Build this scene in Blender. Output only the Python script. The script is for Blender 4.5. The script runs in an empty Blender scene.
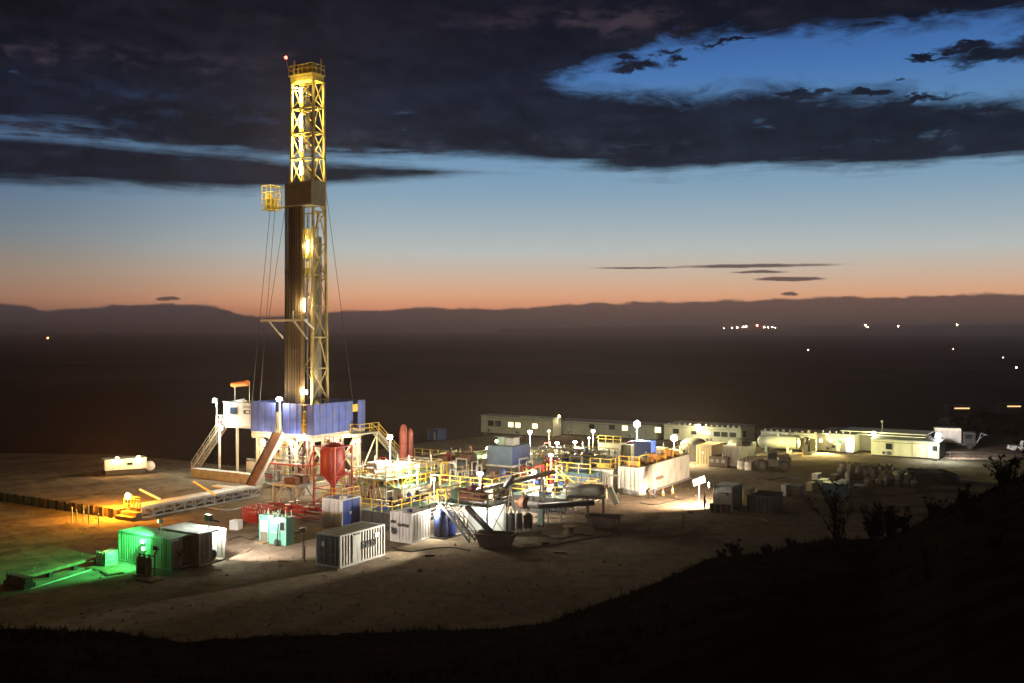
import bpy, math, random
from mathutils import Vector, Matrix, noise as mnoise
R = random.Random(11)
HAZE = 2.2e-4
PW = 2.2                                        # lamp wattage scale for the night exposure
pi, sin, cos, rad, atan = math.pi, math.sin, math.cos, math.radians, math.atan
H, F, CX, HY = 19.0, 1000.0, 512.0, 329.0      # eye height, focal length and horizon row used to survey the site
A = rad(-31.5)                                  # the yard's grid
UX = Vector((cos(A), sin(A), 0)); UY = Vector((-sin(A), cos(A), 0))
scene = bpy.context.scene
COL = scene.collection

# ------------------------------------------------------------------ survey
def gp(px, py, z=0.0):
    d = (H - z) * F / (py - HY)
    return Vector(((px - CX) * d / F, d, z))
def at(px, py, d):
    return Vector(((px - CX) * d / F, d, H - (py - HY) * d / F))
def corner(px, py, pl, pr, z=0.0):
    """near bottom corner, length along -x' up to column pl, length along y' up to column pr"""
    p = gp(px, py, z); ul = (pl - CX) / F; ur = (pr - CX) / F
    t = (p.x - ul * p.y) / (UX.x + -UX.y * ul) if pl is not None else 0
    s = (ur * p.y - p.x) / (UY.x - UY.y * ur)
    return p, t, s
RIG = Vector((-24.5, 120, 0))
def site(x, y, z=0):
    return RIG + UX * x + UY * y + Vector((0, 0, z))

# ------------------------------------------------------------------ materials
def lin(c):
    return tuple(((v / 255) / 12.92 if v / 255 <= .04045 else ((v / 255 + .055) / 1.055) ** 2.4) for v in c)
MATS = {}
def mat(name, col, rough=.6, metal=0.0, var=.25, scale=1.5, dirt=.25, bump=.15, dirtcol=(.11, .08, .05)):
    if name in MATS: return MATS[name]
    m = bpy.data.materials.new(name); m.use_nodes = True; nt = m.node_tree; n = nt.nodes; l = nt.links
    b = n['Principled BSDF']; b.inputs['Roughness'].default_value = rough; b.inputs['Metallic'].default_value = metal
    if rough >= .9: b.inputs['Specular IOR Level'].default_value = 0.0
    tc = n.new('ShaderNodeTexCoord')
    n1 = n.new('ShaderNodeTexNoise'); n1.inputs['Scale'].default_value = scale; n1.inputs['Detail'].default_value = 5
    l.new(tc.outputs['Object'], n1.inputs['Vector'])
    r1 = n.new('ShaderNodeValToRGB'); r1.color_ramp.elements[0].position = .3; r1.color_ramp.elements[1].position = .7
    r1.color_ramp.elements[0].color = tuple(c * (1 - var) for c in col) + (1,)
    r1.color_ramp.elements[1].color = tuple(min(1, c * (1 + var * .6)) for c in col) + (1,)
    l.new(n1.outputs['Fac'], r1.inputs['Fac'])
    mp = n.new('ShaderNodeMapping'); mp.inputs['Scale'].default_value = (1, 1, .25)
    l.new(tc.outputs['Object'], mp.inputs['Vector'])
    n2 = n.new('ShaderNodeTexNoise'); n2.inputs['Scale'].default_value = scale * 2.3; n2.inputs['Detail'].default_value = 6
    l.new(mp.outputs['Vector'], n2.inputs['Vector'])
    r2 = n.new('ShaderNodeValToRGB'); r2.color_ramp.elements[0].position = .52; r2.color_ramp.elements[1].position = .8
    r2.color_ramp.elements[0].color = (0, 0, 0, 1); r2.color_ramp.elements[1].color = (dirt * 2, dirt * 2, dirt * 2, 1)
    l.new(n2.outputs['Fac'], r2.inputs['Fac'])
    mx = n.new('ShaderNodeMix'); mx.data_type = 'RGBA'
    l.new(r2.outputs['Color'], mx.inputs['Factor']); l.new(r1.outputs['Color'], mx.inputs[6]); mx.inputs[7].default_value = dirtcol + (1,)
    l.new(mx.outputs[2], b.inputs['Base Color'])
    if bump:
        bp = n.new('ShaderNodeBump'); bp.inputs['Strength'].default_value = bump; bp.inputs['Distance'].default_value = .02
        l.new(n2.outputs['Fac'], bp.inputs['Height']); l.new(bp.outputs['Normal'], b.inputs['Normal'])
    MATS[name] = m
    return m
def glow(name, col, s):
    if name in MATS: return MATS[name]
    m = bpy.data.materials.new(name); m.use_nodes = True
    b = m.node_tree.nodes['Principled BSDF']; b.inputs['Base Color'].default_value = (.8, .8, .8, 1)
    b.inputs['Emission Color'].default_value = tuple(col) + (1,); b.inputs['Emission Strength'].default_value = s
    MATS[name] = m
    return m
def glass(name='window_glass'):
    if name in MATS: return MATS[name]
    m = bpy.data.materials.new(name); m.use_nodes = True; b = m.node_tree.nodes['Principled BSDF']
    b.inputs['Base Color'].default_value = (.02, .025, .03, 1); b.inputs['Roughness'].default_value = .08
    MATS[name] = m
    return m
MAST = mat('mast_paint', (.46, .36, .13), .5, 0, .25, 1.2, .3)
STEEL = mat('cream_steel', (.55, .51, .40), .55, 0, .2, 1.2, .3)
GALV = mat('galvanised_steel', (.42, .45, .44), .45, .3, .2, 2, .2)
WHITE = mat('white_paint', (.72, .72, .68), .5, 0, .1, .8, .2)
CREAMW = mat('cream_cladding', (.62, .62, .50), .55, 0, .1, .6, .15)
GREYW = mat('grey_cladding', (.34, .36, .34), .6, 0, .12, .6, .2)
YEL = mat('yellow_safety_paint', (.72, .47, .03), .45, 0, .15, 3, .25)
CROWN = mat('mast_yellow_paint', (.68, .55, .16), .5, 0, .2, 2, .25)
WWALL = mat('wind_wall_blue', (.050, .085, .34), .55, 0, .35, .7, .35, .2, (.16,.15,.14))
BLUE = mat('blue_panel', (.035, .085, .42), .5, 0, .2, .9, .12)
DBLUE = mat('dark_blue_paint', (.03, .06, .20), .45, 0, .25, 1, .2)
TBLUE = mat('teal_blue_tank', (.07, .13, .19), .5, 0, .25, .8, .3)
RED = mat('red_paint', (.42, .025, .02), .4, 0, .2, 1.2, .15)
TEAL = mat('mint_green_paint', (.14, .40, .29), .5, 0, .12, 1, .12)
PGREEN = mat('pale_green_paint', (.30, .46, .30), .5, 0, .2, 1, .4, .15, (.12,.08,.05))
CGREY = mat('grey_container_paint', (.42, .42, .38), .55, 0, .2, 1, .42, .15, (.14,.085,.05))
CWHITE = mat('white_container_paint', (.66, .64, .58), .55, 0, .14, .8, .3, .15, (.2,.12,.07))
BEIGE = mat('beige_paint', (.50, .42, .24), .55, 0, .15, 1, .25)
DARK = mat('dark_steel', (.045, .043, .04), .5, .2, .3, 2, .3)
BLACK = mat('black_rubber', (.012, .012, .012), .7, 0, .2, 2, .2)
PIPEM = mat('drill_pipe_steel', (.13, .095, .055), .5, .5, .3, .5, .4)
PIPE2 = mat('drill_pipe_brown', (.20, .13, .06), .55, .4, .3, .5, .4)
PIPE3 = mat('drill_pipe_dark', (.06, .05, .035), .5, .5, .3, .5, .4)
RUST = mat('rusty_steel', (.20, .09, .045), .75, .1, .4, 1.5, .4)
WOOD = mat('weathered_timber', (.26, .18, .10), .85, 0, .3, 2, .3)
MUDM = mat('mud_caked_steel', (.16, .13, .095), .8, 0, .3, 1, .5)
TARP = mat('dark_tarpaulin', (.05, .048, .045), .7, 0, .35, 1.3, .3)
BAGM = mat('woven_white_bag', (.36, .33, .27), .85, 0, .2, 2.5, .25)
ORANGE = mat('orange_fabric', (.85, .25, .03), .7, 0, .1, 2, .05)
GRAT = mat('green_grating', (.12, .24, .18), .6, .2, .25, 3, .3)
PLASTIC = mat('translucent_white_sheet', (.75, .76, .72), .4, 0, .1, 1, .1)
GLASS = glass()
LENSW = glow('lamp_lens_white', (1, .93, .80), 90)
LENSC = glow('lamp_lens_cool', (.80, 1, .95), 110)
LENSY = glow('lamp_lens_warm', (1, .78, .36), 70)
LENSO = glow('lamp_lens_sodium', (1, .55, .12), 90)
LENSG = glow('lamp_lens_green', (.25, 1, .35), 40)
BEACON = glow('beacon_red', (1, .03, .02), 40)
LITW = glow('lit_window', (1, .82, .42), 2.2)
LITD = glow('lit_doorway', (1, .95, .70), 1.5)
WARM = (1, .80, .46); WHT = (1, .91, .74); COOL = (.82, 1, .94); SOD = (1, .36, .02); GRN = (.06, 1, .16); OLIVE = (1, .88, .40); PEACH = (1, .72, .42)

# ------------------------------------------------------------------ mesh builder
class M:
    def __init__(s): s.v = []; s.f = []; s.mi = []; s.cur = 0
    def add(s, vs, fs):
        n = len(s.v); s.v += [tuple(v) for v in vs]; s.f += [tuple(i + n for i in f) for f in fs]; s.mi += [s.cur] * len(fs)
        return s
    def box(s, x0, y0, z0, x1, y1, z1):
        return s.add([(x0,y0,z0),(x1,y0,z0),(x1,y1,z0),(x0,y1,z0),(x0,y0,z1),(x1,y0,z1),(x1,y1,z1),(x0,y1,z1)],
                     [(0,3,2,1),(4,5,6,7),(0,1,5,4),(1,2,6,5),(2,3,7,6),(3,0,4,7)])
    def cbox(s, c, sz, mtx=None):
        h = Vector(sz) / 2; c = Vector(c); vs = []
        for z in (-1, 1):
            for x, y in ((-1,-1),(1,-1),(1,1),(-1,1)):
                p = Vector((x*h.x, y*h.y, z*h.z)); vs.append(c + (mtx @ p if mtx else p))
        return s.add(vs, [(0,3,2,1),(4,5,6,7),(0,1,5,4),(1,2,6,5),(2,3,7,6),(3,0,4,7)])
    def frame_of(s, p, q):
        p, q = Vector(p), Vector(q); d = (q - p).normalized()
        up = Vector((0,0,1)) if abs(d.z) < .95 else Vector((0,1,0))
        a = d.cross(up).normalized(); b = a.cross(d).normalized()
        return p, q, a, b
    def beam(s, p, q, w, h=None):
        h = h or w; p, q, a, b = s.frame_of(p, q); vs = []
        for e in (p, q):
            for i, j in ((-1,-1),(1,-1),(1,1),(-1,1)): vs.append(e + a*i*w/2 + b*j*h/2)
        return s.add(vs, [(0,1,2,3),(7,6,5,4),(0,4,5,1),(1,5,6,2),(2,6,7,3),(3,7,4,0)])
    def tube(s, p, q, r, n=8, r2=None):
        r2 = r if r2 is None else r2; p, q, a, b = s.frame_of(p, q); vs = []
        for e, rr in ((p, r), (q, r2)):
            for k in range(n): vs.append(e + a*cos(2*pi*k/n)*rr + b*sin(2*pi*k/n)*rr)
        fs = [(k, (k+1) % n, n + (k+1) % n, n + k) for k in range(n)] + [tuple(range(n))[::-1], tuple(range(n, 2*n))]
        return s.add(vs, fs)
    def path(s, pts, r, n=6):
        for p, q in zip(pts, pts[1:]): s.tube(p, q, r, n)
        return s
    def lathe(s, prof, c=(0,0,0), n=18, axis='z'):
        vs = []
        for r, h in prof:
            for k in range(n):
                a = 2*pi*k/n; p = (r*cos(a), r*sin(a), h)
                if axis == 'x': p = (h, r*cos(a), r*sin(a))
                if axis == 'y': p = (r*sin(a), h, r*cos(a))
                vs.append((p[0]+c[0], p[1]+c[1], p[2]+c[2]))
        fs = []
        for i in range(len(prof)-1):
            for k in range(n):
                fs.append((i*n+k, i*n+(k+1) % n, (i+1)*n+(k+1) % n, (i+1)*n+k))
        fs += [tuple(range(n))[::-1], tuple(range((len(prof)-1)*n, len(prof)*n))]
        return s.add(vs, fs)
    def corr(s, p, u, L, z0, z1, nrm, depth=.05, pitch=.29):
        """corrugated sheet standing on p along u"""
        p, u, nrm = Vector(p), Vector(u), Vector(nrm); k = max(1, round(L / pitch)); w = L / k; prof = []
        for i in range(k):
            prof += [(i*w, 0), (i*w+.36*w, 0), (i*w+.5*w, -depth), (i*w+.86*w, -depth)]
        prof.append((L, 0)); vs = []
        for a, d in prof:
            q = p + u*a + nrm*d; vs += [(q.x, q.y, z0), (q.x, q.y, z1)]
        return s.add(vs, [(2*i, 2*i+2, 2*i+3, 2*i+1) for i in range(len(prof)-1)])
    def rail(s, pts, h=1.1, r=.035, sp=1.6, mid=True):
        for p, q in zip(pts, pts[1:]):
            p, q = Vector(p), Vector(q); L = (q-p).length; k = max(1, round(L/sp))
            for i in range(k+1):
                e = p.lerp(q, i/k); s.beam(e, e+Vector((0,0,h)), r*2)
            for hh in ((h, h*.55) if mid else (h,)):
                s.beam(p+Vector((0,0,hh)), q+Vector((0,0,hh)), r*1.8)
        return s
    def stairs(s, p, q, width, side, step=.22):
        """stringers and treads from p (top) to q (bottom); side is the unit vector across"""
        p, q, side = Vector(p), Vector(q), Vector(side)
        for k in (-.5, .5): s.beam(p+side*width*k, q+side*width*k, .07, .24)
        n = max(2, round(abs(p.z-q.z)/step))
        for i in range(1, n):
            e = p.lerp(q, i/n); d = (q-p); d.z = 0; d.normalize()
            vs = [e-side*width/2-d*.13, e+side*width/2-d*.13, e+side*width/2+d*.13, e-side*width/2+d*.13]
            s.add(vs+[v-Vector((0,0,.04)) for v in vs], [(0,1,2,3),(7,6,5,4),(0,4,5,1),(1,5,6,2),(2,6,7,3),(3,7,4,0)])
        return s
    def build(s, name, mt, parent=None, smooth=False):
        me = bpy.data.meshes.new(name); me.from_pydata(s.v, [], s.f); me.update()
        for m in (mt if isinstance(mt, (list, tuple)) else [mt]): me.materials.append(m)
        if any(s.mi): me.polygons.foreach_set('material_index', s.mi)
        if smooth:
            me.polygons.foreach_set('use_smooth', [True]*len(me.polygons))
            me.set_sharp_from_angle(angle=rad(40))
        o = bpy.data.objects.new(name, me); COL.objects.link(o)
        if parent: o.parent = parent
        return o
def tag(o, label=None, cat=None, group=None, kind=None):
    if label: o['label'] = label
    if cat: o['category'] = cat
    if group: o['group'] = group
    if kind: o['kind'] = kind
    return o
def thing(name, label, cat, loc, rz=A, group=None):
    o = bpy.data.objects.new(name, None); COL.objects.link(o); o.location = loc; o.rotation_euler = (0, 0, rz)
    o.empty_display_size = .3
    return tag(o, label, cat, group)
KIDS = {}
def dup(root, loc, rz=None, label=None):
    kids = {}
    for o in scene.objects:
        if o.parent: kids.setdefault(o.parent.name, []).append(o)
    def cp(o, par):
        c = o.copy(); COL.objects.link(c); c.parent = par
        for ch in kids.get(o.name, []): cp(ch, c)
        return c
    r = cp(root, None); r.location = loc
    if rz is not None: r.rotation_euler = (0, 0, rz)
    if label: r['label'] = label
    return r
def lamp(parent, loc, power, col, size=.15, kind='POINT', aim=None, spot=2.4):
    l = bpy.data.lights.new('lamp_light', kind); l.energy = power*PW; l.color = col; l.shadow_soft_size = size
    o = bpy.data.objects.new('lamp_light', l); COL.objects.link(o); o.location = loc
    if kind == 'SPOT': l.spot_size = spot; l.spot_blend = .6
    if aim is not None: o.rotation_euler = (Vector(aim)-Vector(loc)).to_track_quat('-Z', 'Y').to_euler()
    if parent: o.parent = parent
    return o

# ------------------------------------------------------------------ sky
class E:
    """small expression wrapper over Math nodes"""
    nt = None
    def __init__(s, k): s.k = k
    @staticmethod
    def op(o, a, b=None, c=None, clamp=False):
        n = E.nt.nodes.new('ShaderNodeMath'); n.operation = o; n.use_clamp = clamp
        for i, v in enumerate((a, b, c)):
            if v is None: continue
            if isinstance(v, E): E.nt.links.new(v.k, n.inputs[i])
            else: n.inputs[i].default_value = v
        return E(n.outputs[0])
    def __add__(s, o): return E.op('ADD', s, o)
    def __sub__(s, o): return E.op('SUBTRACT', s, o)
    def __rsub__(s, o): return E.op('SUBTRACT', o, s)
    def __mul__(s, o): return E.op('MULTIPLY', s, o)
    def __truediv__(s, o): return E.op('DIVIDE', s, o)
    __radd__ = __add__; __rmul__ = __mul__
def ss(x, a, b):
    n = E.nt.nodes.new('ShaderNodeMapRange'); n.interpolation_type = 'SMOOTHSTEP'
    E.nt.links.new(x.k, n.inputs[0])
    n.inputs[1].default_value = a; n.inputs[2].default_value = b; n.inputs[3].default_value = 0; n.inputs[4].default_value = 1
    return E(n.outputs[0])
def emax(a, b): return E.op('MAXIMUM', a, b)
def emin(a, b): return E.op('MINIMUM', a, b)
def curve(u, pts, lo, hi):
    """piecewise curve over the sky's azimuth: pts = (column, row) of the photo turned into azimuth and elevation"""
    n = E.nt.nodes.new('ShaderNodeFloatCurve'); c = n.mapping.curves[0]
    P = []
    for x, y in pts:
        a = atan((x-CX)/F); P.append(((a*1000+700)/1400, ((HY-y)*cos(a)-lo)/(hi-lo)))
    P.sort()
    while len(c.points) > 2: c.points.remove(c.points[1])
    c.points[0].location = (P[0][0], P[0][1]); c.points[1].location = (P[-1][0], P[-1][1])
    for p in P[1:-1]: c.points.new(*p)
    n.mapping.extend = 'HORIZONTAL'; n.mapping.update()
    E.nt.links.new(((u+700.0)/1400.0).k, n.inputs[1])
    return E(n.outputs[0])*(hi-lo)+lo
def skymix(f, a, b):
    n = E.nt.nodes.new('ShaderNodeMix'); n.data_type = 'RGBA'
    if isinstance(f, E): E.nt.links.new(f.k, n.inputs[0])
    else: n.inputs[0].default_value = f
    for i, v in ((6, a), (7, b)):
        if isinstance(v, tuple): n.inputs[i].default_value = lin(v)+(1,)
        else: E.nt.links.new(v, n.inputs[i])
    return n.outputs[2]
def build_world():
    w = bpy.data.worlds.new('World'); scene.world = w; w.use_nodes = True; nt = w.node_tree; E.nt = nt
    bg = nt.nodes['Background']
    tc = nt.nodes.new('ShaderNodeTexCoord'); sp = nt.nodes.new('ShaderNodeSeparateXYZ')
    nt.links.new(tc.outputs['Generated'], sp.inputs[0])
    X, Y, Z = (E(sp.outputs[i]) for i in range(3))
    az = E.op('ARCTAN2', X, Y); u = az*1000.0
    hyp = E.op('SQRT', X*X+Y*Y); v = E.op('DIVIDE', Z*1000.0, emax(hyp, E.op('ADD', .02, 0.0)))
    def noise(su, sv, detail=6, rough=.55, seed=0.0, dist=0.0):
        cb = nt.nodes.new('ShaderNodeCombineXYZ')
        nt.links.new((u*su).k, cb.inputs[0]); nt.links.new((v*sv).k, cb.inputs[1]); cb.inputs[2].default_value = seed
        n = nt.nodes.new('ShaderNodeTexNoise'); n.inputs['Scale'].default_value = 1; n.inputs['Detail'].default_value = detail
        n.inputs['Roughness'].default_value = rough; n.inputs['Distortion'].default_value = dist
        nt.links.new(cb.outputs[0], n.inputs['Vector'])
        return E(n.outputs[0])-.5
    # clear dusk sky: afterglow by elevation
    rp = nt.nodes.new('ShaderNodeValToRGB'); cr = rp.color_ramp
    stops = [(328, (196, 126, 98)), (308, (230, 156, 120)), (295, (230, 174, 138)), (275, (208, 184, 164)), (252, (184, 190, 188)),
             (225, (158, 176, 186)), (190, (126, 160, 184)), (140, (96, 142, 182)), (75, (62, 112, 174)), (20, (40, 84, 148)), (-200, (14, 26, 52))]
    top = 560.0
    while len(cr.elements) < len(stops): cr.elements.new(.5)
    for e, (y, c) in zip(cr.elements, stops):
        e.position = max(0, min(1, (HY-y)/top)); e.color = lin(c)+(1,)
    nt.links.new((v/top).k, rp.inputs[0])
    rp2 = nt.nodes.new('ShaderNodeValToRGB'); cr2 = rp2.color_ramp
    stops2 = [(328, (120, 84, 72)), (300, (166, 124, 102)), (275, (148, 132, 120)), (240, (112, 126, 136)), (200, (84, 112, 140)), (140, (62, 92, 130)), (60, (36, 60, 100)), (-200, (10, 16, 30))]
    while len(cr2.elements) < len(stops2): cr2.elements.new(.5)
    for e, (y, c) in zip(cr2.elements, stops2):
        e.position = max(0, min(1, (HY-y)/top)); e.color = lin(c)+(1,)
    nt.links.new((v/top).k, rp2.inputs[0])
    warm = ss(u, -520, -120)
    clear = skymix(warm, rp2.outputs[0], rp.outputs[0])
    # the physical twilight sky on top of the afterglow
    sk = nt.nodes.new('ShaderNodeTexSky'); sk.sky_type = 'NISHITA'; sk.sun_disc = False
    sk.sun_elevation = rad(-2.5); sk.sun_rotation = rad(4)
    mul = nt.nodes.new('ShaderNodeMix'); mul.data_type = 'RGBA'; mul.blend_type = 'ADD'; mul.inputs[0].default_value = .05
    nt.links.new(clear, mul.inputs[6]); nt.links.new(sk.outputs[0], mul.inputs[7]); clear = mul.outputs[2]
    # clouds
    n1 = noise(.011, .028, 7, .6, 1.3, .3); n2 = noise(.035, .07, 6, .62, 4.1, .4); n3 = noise(.004, .03, 6, .55, 7.7)
    vw = v+n1*34.0+n2*16.0
    vl = v+n3*26.0+n2*7.0
    lo, hi = -40.0, 420.0
    Abot = curve(u, [(-150,100),(0,100),(300,110),(500,104),(540,88),(566,76),(600,66),(645,58),(668,44),(720,38),(800,33),(880,30),(950,24),(1024,20),(1200,12)], lo, hi)
    Btop = curve(u, [(-150,40),(500,48),(540,72),(572,90),(620,90),(680,94),(720,86),(800,88),(880,94),(960,96),(1024,98),(1200,100)], lo, hi)
    Bbot = curve(u, [(-150,120),(0,122),(80,126),(150,146),(240,153),(320,152),(440,156),(530,160),(600,166),(640,173),(700,172),(800,168),(900,164),(1024,158),(1200,150)], lo, hi)
    Ctop = curve(u, [(-150,135),(0,137),(100,142),(200,152),(300,162),(400,167),(455,173),(470,175),(1200,176)], lo, hi)
    Cbot = curve(u, [(-150,176),(0,181),(60,184),(130,188),(220,191),(300,187),(360,182),(440,175),(470,171),(1200,168)], lo, hi)
    n4 = noise(.018, .055, 9, .66, 2.7, .6); n5 = noise(.0065, .075, 8, .62, 9.1, .3)
    rag = n4*58.0+n2*20.0; stk = n5*40.0+n2*12.0
    dA = ss(v+rag-Abot, -10, 16)
    dB = emin(ss(Btop-v+rag*.8, -12, 16), ss(v+stk-Bbot, -9, 10))
    dC = emin(ss(Ctop-v+stk*.7, -7, 8), ss(v+stk*.6-Cbot, -6, 9))
    dens = emax(emax(dA, dB), dC)
    gap = emin(ss(v, 168, 176), ss(v, 232, 214))*ss(u, 0, -90)
    dens = emax(dens, gap*(.2+ss(n5*1.5+n2*.6, -.16, .14)*.8))
    hole = ss(n4+n5*.8, .12, .34)*ss(u, -330, -440)*emin(ss(v, 200, 212), ss(v, 250, 232))
    dens = dens*(1.0-hole*.85)
    thinp = ss(n4+n5*.6, .10, .36)*ss(v, 285, 240)*ss(v, 150, 178)
    dens = dens*(1.0-thinp*.38)
    def puff(x, y, rx, ry, soft=.9, warp=1.6):
        a = atan((x-CX)/F); cu, cv = a*1000, (HY-y)*cos(a)
        du = (u+n2*(24.0*warp)-cu)/rx; dv = (v+n2*(20.0*warp)+n1*(7.0*warp)-cv)/ry
        return ss(1.0-(du*du+dv*dv)+n4*(1.3 if soft == .9 else 0.0), 0.0, soft)
    for p in ((640,66,34,7),(676,60,13,7),(664,52,20,4),(628,58,18,8),(730,42,38,3.5),(1000,55,62,11),(965,48,30,5),(1040,46,40,16),(930,58,28,3),
              (800,93,44,6),(870,92,30,6),(915,100,60,5)):
        dens = emax(dens, puff(*p))
    thin = None
    for p in ((752,266,104,2.4,.9,.12),(790,279,38,2.6,.6,.2),(760,272,34,1.6,.9,.2),(640,268,60,1.4,.9,.15),(168,299,13,2.2,.6,.3),(790,294,10,2.4,.7,.3)):
        q = puff(*p); thin = q if thin is None else emax(thin, q)
    # low bank along the horizon
    Etop = curve(u, [(-150,300),(0,303),(30,305),(42,310),(60,309),(120,305),(160,303),(200,304),(225,309),(245,315),(300,314),(340,311),(420,308),(520,307),(600,303),(700,301),(800,298),(900,296),(1024,294),(1200,293)], -40.0, 420.0)
    bank = ss(Etop-(v+n2*9.0+n4*7.0), -1.0, 2.2)
    # cloud colours: dark blue-grey bodies, mauve lit undersides, thin edges let the sky through
    tone = ss(n1+n2*.7, -.25, .3)
    base = skymix(tone, (11, 13, 22), (29, 33, 49))
    high = ss(v, 215, 300)
    base = skymix(high, base, skymix(tone, (10, 10, 15), (27, 26, 34)))
    mauve = emax(puff(150,58,260,16,1.2,2.0), emax(puff(330,60,70,13,1,2.0), puff(610,18,190,22,1.2,1.6)))
    base = skymix(mauve*(ss(n2+n1, -.05, .3)*.6), base, (74, 60, 66))
    blueish = puff(120,104,260,26,1.4,2.0)
    base = skymix(blueish*(ss(n2+n3, .0, .3)*.55), base, (52, 84, 128))
    glowB = ss(n3+n2*.5, .02, .3)*ss(E.op('ABSOLUTE', v-176.0), 40, 5)*.35
    base = skymix(glowB, base, (84, 86, 104))
    out = skymix(emin(dens, E.op('ADD', .97, 0.0)), clear, base)
    out = skymix(thin*.85, out, (74, 56, 62))
    bankc = skymix(ss(u, -480, 200), (80, 68, 72), (112, 86, 78))
    bankc = skymix(ss(v, 2, 30), skymix(ss(u, -400, 300), (74, 62, 62), (96, 76, 68)), bankc)
    out = skymix(bank, out, bankc)
    # the afterglow fades away from the sunset's side of the sky, and nothing shines from below
    back = ss(E.op('ABSOLUTE', az), 1.9, .6)*.93+.07
    below = ss(v, -60, -2)
    k = back*(below*.9+.1)
    sc = nt.nodes.new('ShaderNodeMix'); sc.data_type = 'RGBA'; sc.inputs[6].default_value = (0, 0, 0, 1)
    nt.links.new(k.k, sc.inputs[0]); nt.links.new(out, sc.inputs[7])
    nt.links.new(sc.outputs[2], bg.inputs[0]); bg.inputs[1].default_value = 1.0
    w.cycles.sampling_method = 'MANUAL'; w.cycles.sample_map_resolution = 512
build_world()
sun = bpy.data.lights.new('sun', 'SUN'); sun.energy = .015; sun.angle = rad(12); sun.color = (1, .72, .5)
so = bpy.data.objects.new('sun', sun); COL.objects.link(so)
so.rotation_euler = Vector((-sin(rad(4)), -cos(rad(4)), -.05)).to_track_quat('-Z', 'Y').to_euler()

# ------------------------------------------------------------------ ground, hill, plain
def ground_mat():
    m = bpy.data.materials.new('gravel_dirt'); m.use_nodes = True; nt = m.node_tree; n = nt.nodes; l = nt.links; b = n['Principled BSDF']
    b.inputs['Roughness'].default_value = .95; b.inputs['Specular IOR Level'].default_value = 0.0
    tc = n.new('ShaderNodeTexCoord')
    def nz(sc, det, rough=.6, mp=None):
        t = n.new('ShaderNodeTexNoise'); t.inputs['Scale'].default_value = sc; t.inputs['Detail'].default_value = det; t.inputs['Roughness'].default_value = rough
        if mp:
            q = n.new('ShaderNodeMapping'); q.inputs['Scale'].default_value = mp[0]; q.inputs['Rotation'].default_value = (0, 0, mp[1])
            l.new(tc.outputs['Object'], q.inputs[0]); l.new(q.outputs[0], t.inputs['Vector'])
        else: l.new(tc.outputs['Object'], t.inputs['Vector'])
        return t.outputs['Fac']
    def ramp(s, a, b_, ca, cb):
        r = n.new('ShaderNodeValToRGB'); r.color_ramp.elements[0].position = a; r.color_ramp.elements[1].position = b_
        r.color_ramp.elements[0].color = ca+(1,); r.color_ramp.elements[1].color = cb+(1,); l.new(s, r.inputs[0]); return r.outputs[0]
    def mix(f, a, c):
        x = n.new('ShaderNodeMix'); x.data_type = 'RGBA'; l.new(f, x.inputs[0])
        for i, v in ((6, a), (7, c)):
            if isinstance(v, tuple): x.inputs[i].default_value = v+(1,)
            else: l.new(v, x.inputs[i])
        return x.outputs[2]
    c = ramp(nz(.06, 8), .3, .7, (.125, .095, .066), (.245, .195, .14))
    fine = nz(1.1, 8, .75)
    c = mix(ramp(fine, .42, .66, (0,0,0), (.6,.6,.6)), c, (.31, .26, .195))
    c = mix(ramp(nz(.8, 6, .7), .5, .68, (0,0,0), (.55,.55,.55)), c, (.085, .064, .045))
    def tracks(scale, rot, dist, seed):
        q = n.new('ShaderNodeMapping'); q.inputs['Rotation'].default_value = (0, 0, rot); q.inputs['Location'].default_value = (seed, seed*2, 0); l.new(tc.outputs['Object'], q.inputs[0])
        w = n.new('ShaderNodeTexWave'); w.inputs['Scale'].default_value = scale; w.inputs['Distortion'].default_value = dist; w.inputs['Detail'].default_value = 3
        w.inputs['Detail Scale'].default_value = .35; w.inputs['Detail Roughness'].default_value = .6; l.new(q.outputs[0], w.inputs['Vector'])
        g = n.new('ShaderNodeMath'); g.operation = 'MULTIPLY'
        l.new(ramp(w.outputs['Fac'], .80, .93, (0,0,0), (1,1,1)), g.inputs[0]); l.new(ramp(nz(.03, 6, .7), .44, .62, (0,0,0), (1,1,1)), g.inputs[1])
        return g.outputs[0]
    t1, t2, t3 = tracks(.05, rad(25), 11, 3), tracks(.07, rad(-40), 13, 11), tracks(.042, rad(75), 14, 23)
    def scaled(sk, f):
        g = n.new('ShaderNodeMath'); g.operation = 'MULTIPLY'; l.new(sk, g.inputs[0]); g.inputs[1].default_value = f; return g.outputs[0]
    c = mix(scaled(t1, .5), c, (.06, .046, .033)); c = mix(scaled(t2, .45), c, (.30, .245, .18)); c = mix(scaled(t3, .5), c, (.07, .054, .04))
    l.new(c, b.inputs['Base Color'])
    bp = n.new('ShaderNodeBump'); bp.inputs['Strength'].default_value = .9; bp.inputs['Distance'].default_value = .12
    l.new(fine, bp.inputs['Height']); l.new(bp.outputs[0], b.inputs['Normal'])
    return m
DIRT = ground_mat()
PLAINM = mat('moorland', (.095, .07, .052), .95, 0, .75, .0016, .35, 0, (.22, .17, .13))
HILLM = mat('dark_heath', (.030, .022, .013), .95, 0, .5, .8, .2, .35, (.02, .015, .009))
PADEDGE = [(-900,480),(-300,486),(0,485),(95,478),(178,470),(260,462),(330,455),(400,445),(440,439),(480,434),(560,430),(650,428),(760,428),(860,429),(940,432),(1024,434),(1300,440),(2200,470)]
def interp(t, x, k=1):
    if x <= t[0][0]: return t[0][k]
    for a, b in zip(t, t[1:]):
        if x <= b[0]:
            f = (x-a[0])/(b[0]-a[0]); return a[k]+(b[k]-a[k])*f
    return t[-1][k]
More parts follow.
